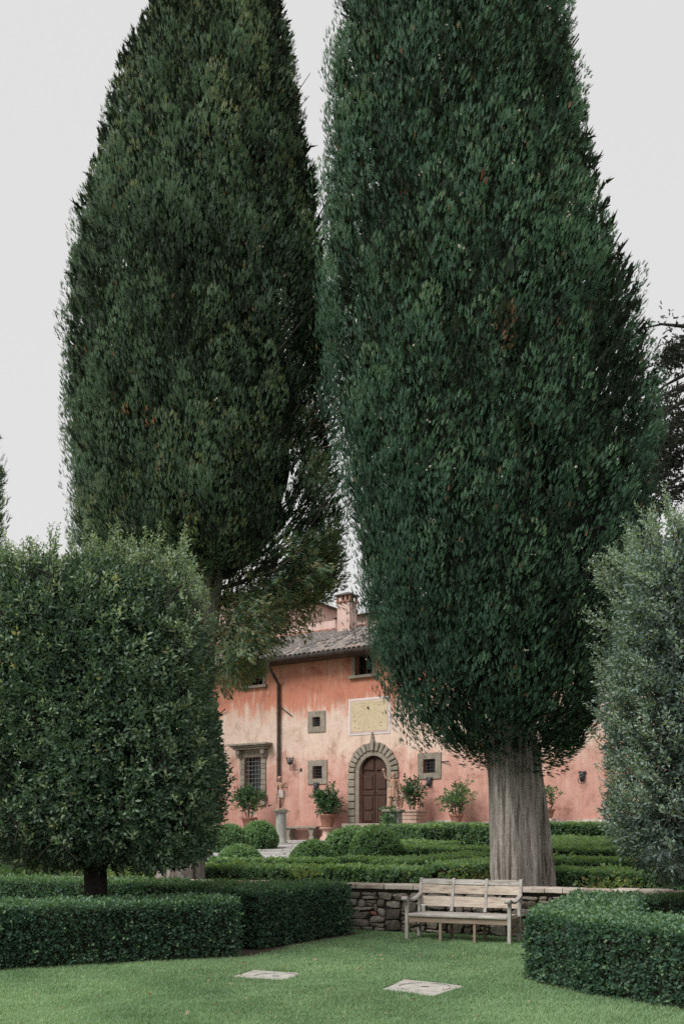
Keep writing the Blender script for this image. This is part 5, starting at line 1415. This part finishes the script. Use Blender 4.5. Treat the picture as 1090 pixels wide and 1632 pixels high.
# ------------------------------------------------------------------ wooden bench
bx0, by0 = 1.04, 15.96; bx1, by1 = 2.56, 15.24
ba = math.atan2(by1 - by0, bx1 - bx0); BL = math.hypot(bx1 - bx0, by1 - by0) / 2
bench = thing('garden_bench', 'weathered grey wooden bench with slatted back in front of the stone wall', 'bench', ((bx0 + bx1) / 2, (by0 + by1) / 2, 0), ba)
bw = .0275; DPT = .56
def rake(z): return DPT + max(0, z - .42) * .20
for sx in (-1, 1):
    x = sx * BL
    MB().box(x - bw, x + bw, -.0275, .0275, -.01, .655).build('front_leg', 'teak', bench, bevel=.006)
    MB().add([(x - bw, DPT - .03, -.01), (x + bw, DPT - .03, -.01), (x + bw, DPT + .03, -.01), (x - bw, DPT + .03, -.01), (x - bw, DPT - .03, .42), (x + bw, DPT - .03, .42), (x + bw, DPT + .03, .42), (x - bw, DPT + .03, .42),
              (x - bw, rake(.975) - .025, .975), (x + bw, rake(.975) - .025, .975), (x + bw, rake(.975) + .025, .975), (x - bw, rake(.975) + .025, .975)],
             [(3, 2, 1, 0), (0, 1, 5, 4), (1, 2, 6, 5), (2, 3, 7, 6), (3, 0, 4, 7), (4, 5, 9, 8), (5, 6, 10, 9), (6, 7, 11, 10), (7, 4, 8, 11), (8, 9, 10, 11)]).build('back_post', 'teak', bench, bevel=.005)
    # arm with a dipped top and scrolled end
    prof = []
    N = 16
    ytop = [(-.10 + (rake(.68) + .10) * k / N) for k in range(N + 1)]
    def az(y):
        u = (y + .10) / (rake(.68) + .10); return .688 - .030 * math.sin(min(1, u / .75) * math.pi) * (u < .75) + (.045 * ((u - .75) / .25) ** 1.6 if u > .75 else 0) + .012 * math.cos(u * 6)
    vs, fs = [], []
    for y in ytop:
        u = (y + .1) / (rake(.68) + .1); ww = .034 + .012 * (1 - u)
        vs += [(x - ww, y, az(y) - .036), (x + ww, y, az(y) - .036), (x + ww, y, az(y)), (x - ww, y, az(y))]
    for k in range(N):
        for e in range(4): fs.append((k * 4 + e, k * 4 + (e + 1) % 4, (k + 1) * 4 + (e + 1) % 4, (k + 1) * 4 + e))
    fs += [(3, 2, 1, 0), (N * 4, N * 4 + 1, N * 4 + 2, N * 4 + 3)]
    arm = MB().add(vs, fs)
    arm.tube([(x - .047, -.095, .668), (x + .047, -.095, .668)], .036, 14)
    arm.build('armrest', 'teak', bench, bevel=.006)
    MB().box(x - .018, x + .018, .03, DPT - .032, .33, .40).build('side_rail', 'teak_warm', bench, bevel=.004)
    MB().box(x - .018, x + .018, .03, DPT - .032, .17, .225).build('side_stretcher', 'teak_warm', bench, bevel=.004)
for x in (-BL / 3, BL / 3):
    MB().box(x - .022, x + .022, .0, .05, -.01, .385).build('front_leg', 'teak_warm', bench, bevel=.004)
    MB().box(x - .022, x + .022, DPT - .025, DPT + .025, -.01, .385).build('back_leg', 'teak_warm', bench, bevel=.004)
    MB().add([(x - .025, rake(.44) - .028, .44), (x + .025, rake(.44) - .028, .44), (x + .025, rake(.44) + .022, .44), (x - .025, rake(.44) + .022, .44), (x - .025, rake(.975) - .028, .975), (x + .025, rake(.975) - .028, .975), (x + .025, rake(.975) + .022, .975), (x - .025, rake(.975) + .022, .975)],
             [(3, 2, 1, 0), (4, 5, 6, 7), (0, 1, 5, 4), (1, 2, 6, 5), (2, 3, 7, 6), (3, 0, 4, 7)]).build('back_post', 'teak', bench, bevel=.005)
    MB().box(x - .02, x + .02, .052, DPT - .027, .32, .385).build('seat_bearer', 'teak_warm', bench)
MB().box(-BL + .03, BL - .03, -.012, .018, .295, .385).build('front_apron', 'teak_warm', bench, bevel=.004)
MB().box(-BL + .03, BL - .03, DPT - .012, DPT + .018, .32, .385).build('back_apron', 'teak_warm', bench, bevel=.004)
sl = [-.05, .075, .19, .305, .42, .535]
for k in range(5):
    th = .050 if k == 0 else .032
    MB().box(-BL + (.03 if k < 4 else .03), BL - .03, sl[k] + .004, sl[k + 1] - .004, .43 - th + .004 * (k == 0), .43 + .004 * (k == 0) + .0).build('seat_slat', 'teak_x', bench, bevel=.016 if k == 0 else .006)
posts = [-BL, -BL / 3, BL / 3, BL]
for i in range(3):
    xa, xb = posts[i] + .027, posts[i + 1] - .027
    for nm, z0, z1, th in (('top_rail', .875, .955, .028), ('back_slat', .725, .862, .018), ('back_slat', .515, .678, .018)):
        n = 8; vs, fs = [], []
        for k in range(n + 1):
            u = k / n; bow = .020 * math.sin(math.pi * u)
            for z in (z0, z1):
                yb = rake(z) - .006 + bow
                crown_ = .006 * math.sin(math.pi * u) if z == z1 and nm == 'top_rail' else 0
                vs += [(xa + (xb - xa) * u, yb - th / 2, z + crown_), (xa + (xb - xa) * u, yb + th / 2, z + crown_)]
        for k in range(n):
            a_ = k * 4; b_ = a_ + 4
            fs += [(a_, b_, b_ + 2, a_ + 2), (a_ + 1, a_ + 3, b_ + 3, b_ + 1), (a_ + 2, b_ + 2, b_ + 3, a_ + 3), (a_, a_ + 1, b_ + 1, b_)]
        fs += [(0, 2, 3, 1), (n * 4, n * 4 + 1, n * 4 + 3, n * 4 + 2)]
        MB().add(vs, fs).build(nm, 'teak_back' if nm == 'back_slat' else 'teak_x', bench, bevel=.003)
# cup standing on the seat
m4 = Matrix.Translation(bench.location) @ Matrix.Rotation(ba, 4, 'Z')
p = m4 @ Vector((-BL + .13, .40, .4305))
cup = thing('cup', 'small pale cup standing at the left end of the wooden bench seat', 'cup', p)
MB().lathe([(.024, 0), (.028, .003), (.034, .10), (.036, .105), (.032, .105), (.026, .012), (.001, .010)], 20).build('body', 'cup', cup, smooth=True)
MB().lathe([(.037, .098), (.040, .102), (.040, .112), (.036, .116), (.034, .110)], 20).build('rim', 'white', cup, smooth=True)

# ------------------------------------------------------------------ slabs let into the lawn
def slab(label, pts, lid, seed, handle):
    q = []
    for px, py in pts:
        D = H * F / (py - HY); q.append(((px - CX) / F * D, D))
    cx = sum(p[0] for p in q) / len(q); cy = sum(p[1] for p in q) / len(q)
    g = random.Random(seed); root = thing('inspection_cover', label, 'slab', (cx, cy, 0), 0, 'stone covers set into the lawn')
    loc = []
    for i in range(len(q)):
        a_, b_ = Vector(q[i]), Vector(q[(i + 1) % len(q)])
        for k in range(5): p = a_.lerp(b_, k / 5); loc.append((p.x - cx + g.uniform(-.012, .012), p.y - cy + g.uniform(-.012, .012)))
    MB().slab(loc, -.04, .005).build('slab', 'slab', root, bevel=.004)
    D = H * F / (lid[1] - HY); lxx, lyy = (lid[0] - CX) / F * D - cx, D - cy
    n = 40
    ring = MB()
    for (a0, a1, w_) in ((.15, 1.25, .008), (1.6, 2.9, .010), (3.5, 4.0, .005), (5.3, 6.0, .006)):     # the joint shows only where it is not silted up
        vs = [(lxx + r * math.cos(a0 + (a1 - a0) * k / 14), lyy + r * math.sin(a0 + (a1 - a0) * k / 14), .0075) for r in (lid[2] - w_, lid[2] + w_ * .6) for k in range(15)]
        ring.add(vs, [(k, k + 1, 16 + k, 15 + k) for k in range(14)])
    ring.build('lid_joint', 'joint', root)
    MB().lathe([(lid[2] - .013, .0052), (lid[2] - .015, .0062), (lid[2] - .03, .0068)], n, (lxx, lyy, 0)).build('lid', 'slab', root)
    MB().box(lxx - .04, lxx + .04, lyy - .025, lyy + .025, .0070, .0085).build('lifting_slot', 'joint', root)
    return q
SL = [slab('round lidded stone cover in the lawn, left one', [(370, 1557), (448, 1562.5), (484, 1551.5), (405, 1546.5)], (440, 1556.5, .27), 1, 0),
      slab('round lidded stone cover in the lawn, right one nearer the bench', [(608, 1578), (690, 1588), (741, 1572), (645, 1561)], (677, 1573.5, .29), 2, 0)]

# soil under the front hedges
def soil(pts):
    tag(MB().add([(x, y, .004) for x, y in pts], [tuple(range(len(pts)))]).build('bed_soil', 'soil'), kind='structure')
soil([(-7.5, 11.2), (-4.25, 12.25), (-1.25, 13.75), (-.9, 14.2), (.28, 16.95), (.1, 17.5), (-8, 21.0)])
soil([(2.14, 11.7), (2.4, 10.9), (3.6, 9.2), (5.0, 7.6), (9, 7.5), (9, 13.3), (4.8, 15.4), (3.6, 15.8)])

# ------------------------------------------------------------------ lawn grass
def inside(poly, X, Y):
    r = np.zeros(len(X), bool); n = len(poly)
    for i in range(n):
        (x0, y0), (x1, y1) = poly[i], poly[(i + 1) % n]
        c_ = ((y0 > Y) != (y1 > Y)) & (X < (x1 - x0) * (Y - y0) / (y1 - y0 + 1e-12) + x0); r ^= c_
    return r
NG = 370000
Y = 7.6 + (17.9 - 7.6) * rng.random(NG) ** 1.15; X = rng.uniform(-.40, .40, NG) * Y
k = (Y < wall_y(X) - .06) & ~inside([(-7.5, 11.35), (-4.3, 12.4), (-1.2, 13.95), (.22, 17.05), (.1, 17.6), (-8, 21.0)], X, Y) & ~inside([(2.22, 11.7), (2.5, 10.95), (3.7, 9.3), (5.0, 7.9), (9, 7.5), (9, 13.3), (4.8, 15.4), (3.6, 15.8)], X, Y)
for q in SL: k &= ~inside(q, X, Y)
X, Y = X[k], Y[k]; n = len(X)
hg = rng.uniform(.014, .034, n) * (1 + .3 * lump(np.c_[X, Y, X * 0], 2.5, 3) + .3 * lump(np.c_[X, Y, X * 0], 11, 4)); hg = np.where(rng.random(n) < .012, hg + .03, np.maximum(hg, .008)); wg = rng.uniform(.003, .006, n) * (1 + Y / 25)
for q in SL:
    qc = np.mean(np.array(q), 0); big_ = [tuple(qc + (np.array(p_) - qc) * 1.13) for p_ in q]; hg = np.where(inside(big_, X, Y) & (Y > qc[1]), hg * 1.8 + .008, np.where(inside(big_, X, Y), hg * .55, hg))
a_ = rng.uniform(0, 6.283, n); lean_ = rng.normal(0, .5, (n, 2)) * hg[:, None]
b0 = np.c_[X + np.cos(a_) * wg, Y + np.sin(a_) * wg, np.zeros(n)]; b1 = np.c_[X - np.cos(a_) * wg, Y - np.sin(a_) * wg, np.zeros(n)]; tp_ = np.c_[X + lean_[:, 0], Y + lean_[:, 1], hg]
V = np.stack([b0, b1, tp_], 1).reshape(-1, 3); T = np.arange(n * 3).reshape(-1, 3)
tint = np.clip(.45 + .17 * lump(np.c_[X, Y, X * 0], 1.3, 7) + .15 * lump(np.c_[X, Y, X * 0], 5, 8) + .1 * lump(np.c_[X, Y, X * 0], 16, 9) + rng.normal(0, .15, n), 0, .9); tint = np.where(rng.random(n) < .03 + .05 * (lump(np.c_[X, Y, X * 0], 2.0, 12) > .8), 1.0, tint)
gr = tri_object('grass', V, T, tint, 'grass'); tag(gr, 'short mown green grass over the lawn', 'grass', kind='stuff')
# dry leaves on the grass
n = 46; X = rng.uniform(-3.2, 2.0, n); Y = rng.uniform(9, 15, n); kk = ~inside([(-7.5, 11.2), (-4.25, 12.0), (-1.0, 13.6), (.4, 17.05), (.1, 17.6), (-8, 21.0)], X, Y); X, Y = X[kk], Y[kk]; n = len(X)
LF = [proto_leaves(200 + i, 1, .35, 1.0, 0, 1.0, .25) for i in range(3)]
lv, lt, lt2 = scatter(LF, np.c_[X, Y, np.full(n, .035)], rng.normal(0, 1, (n, 3)) * [1, 1, .2] + [0, 0, .1], rng.uniform(.03, .06, n), np.full(n, .97))
o = tri_object('fallen_leaves', lv, lt, np.full(len(lt), 1.0), 'dry_leaf'); tag(o, 'few dry brown leaves scattered on the lawn', 'leaves', kind='stuff')
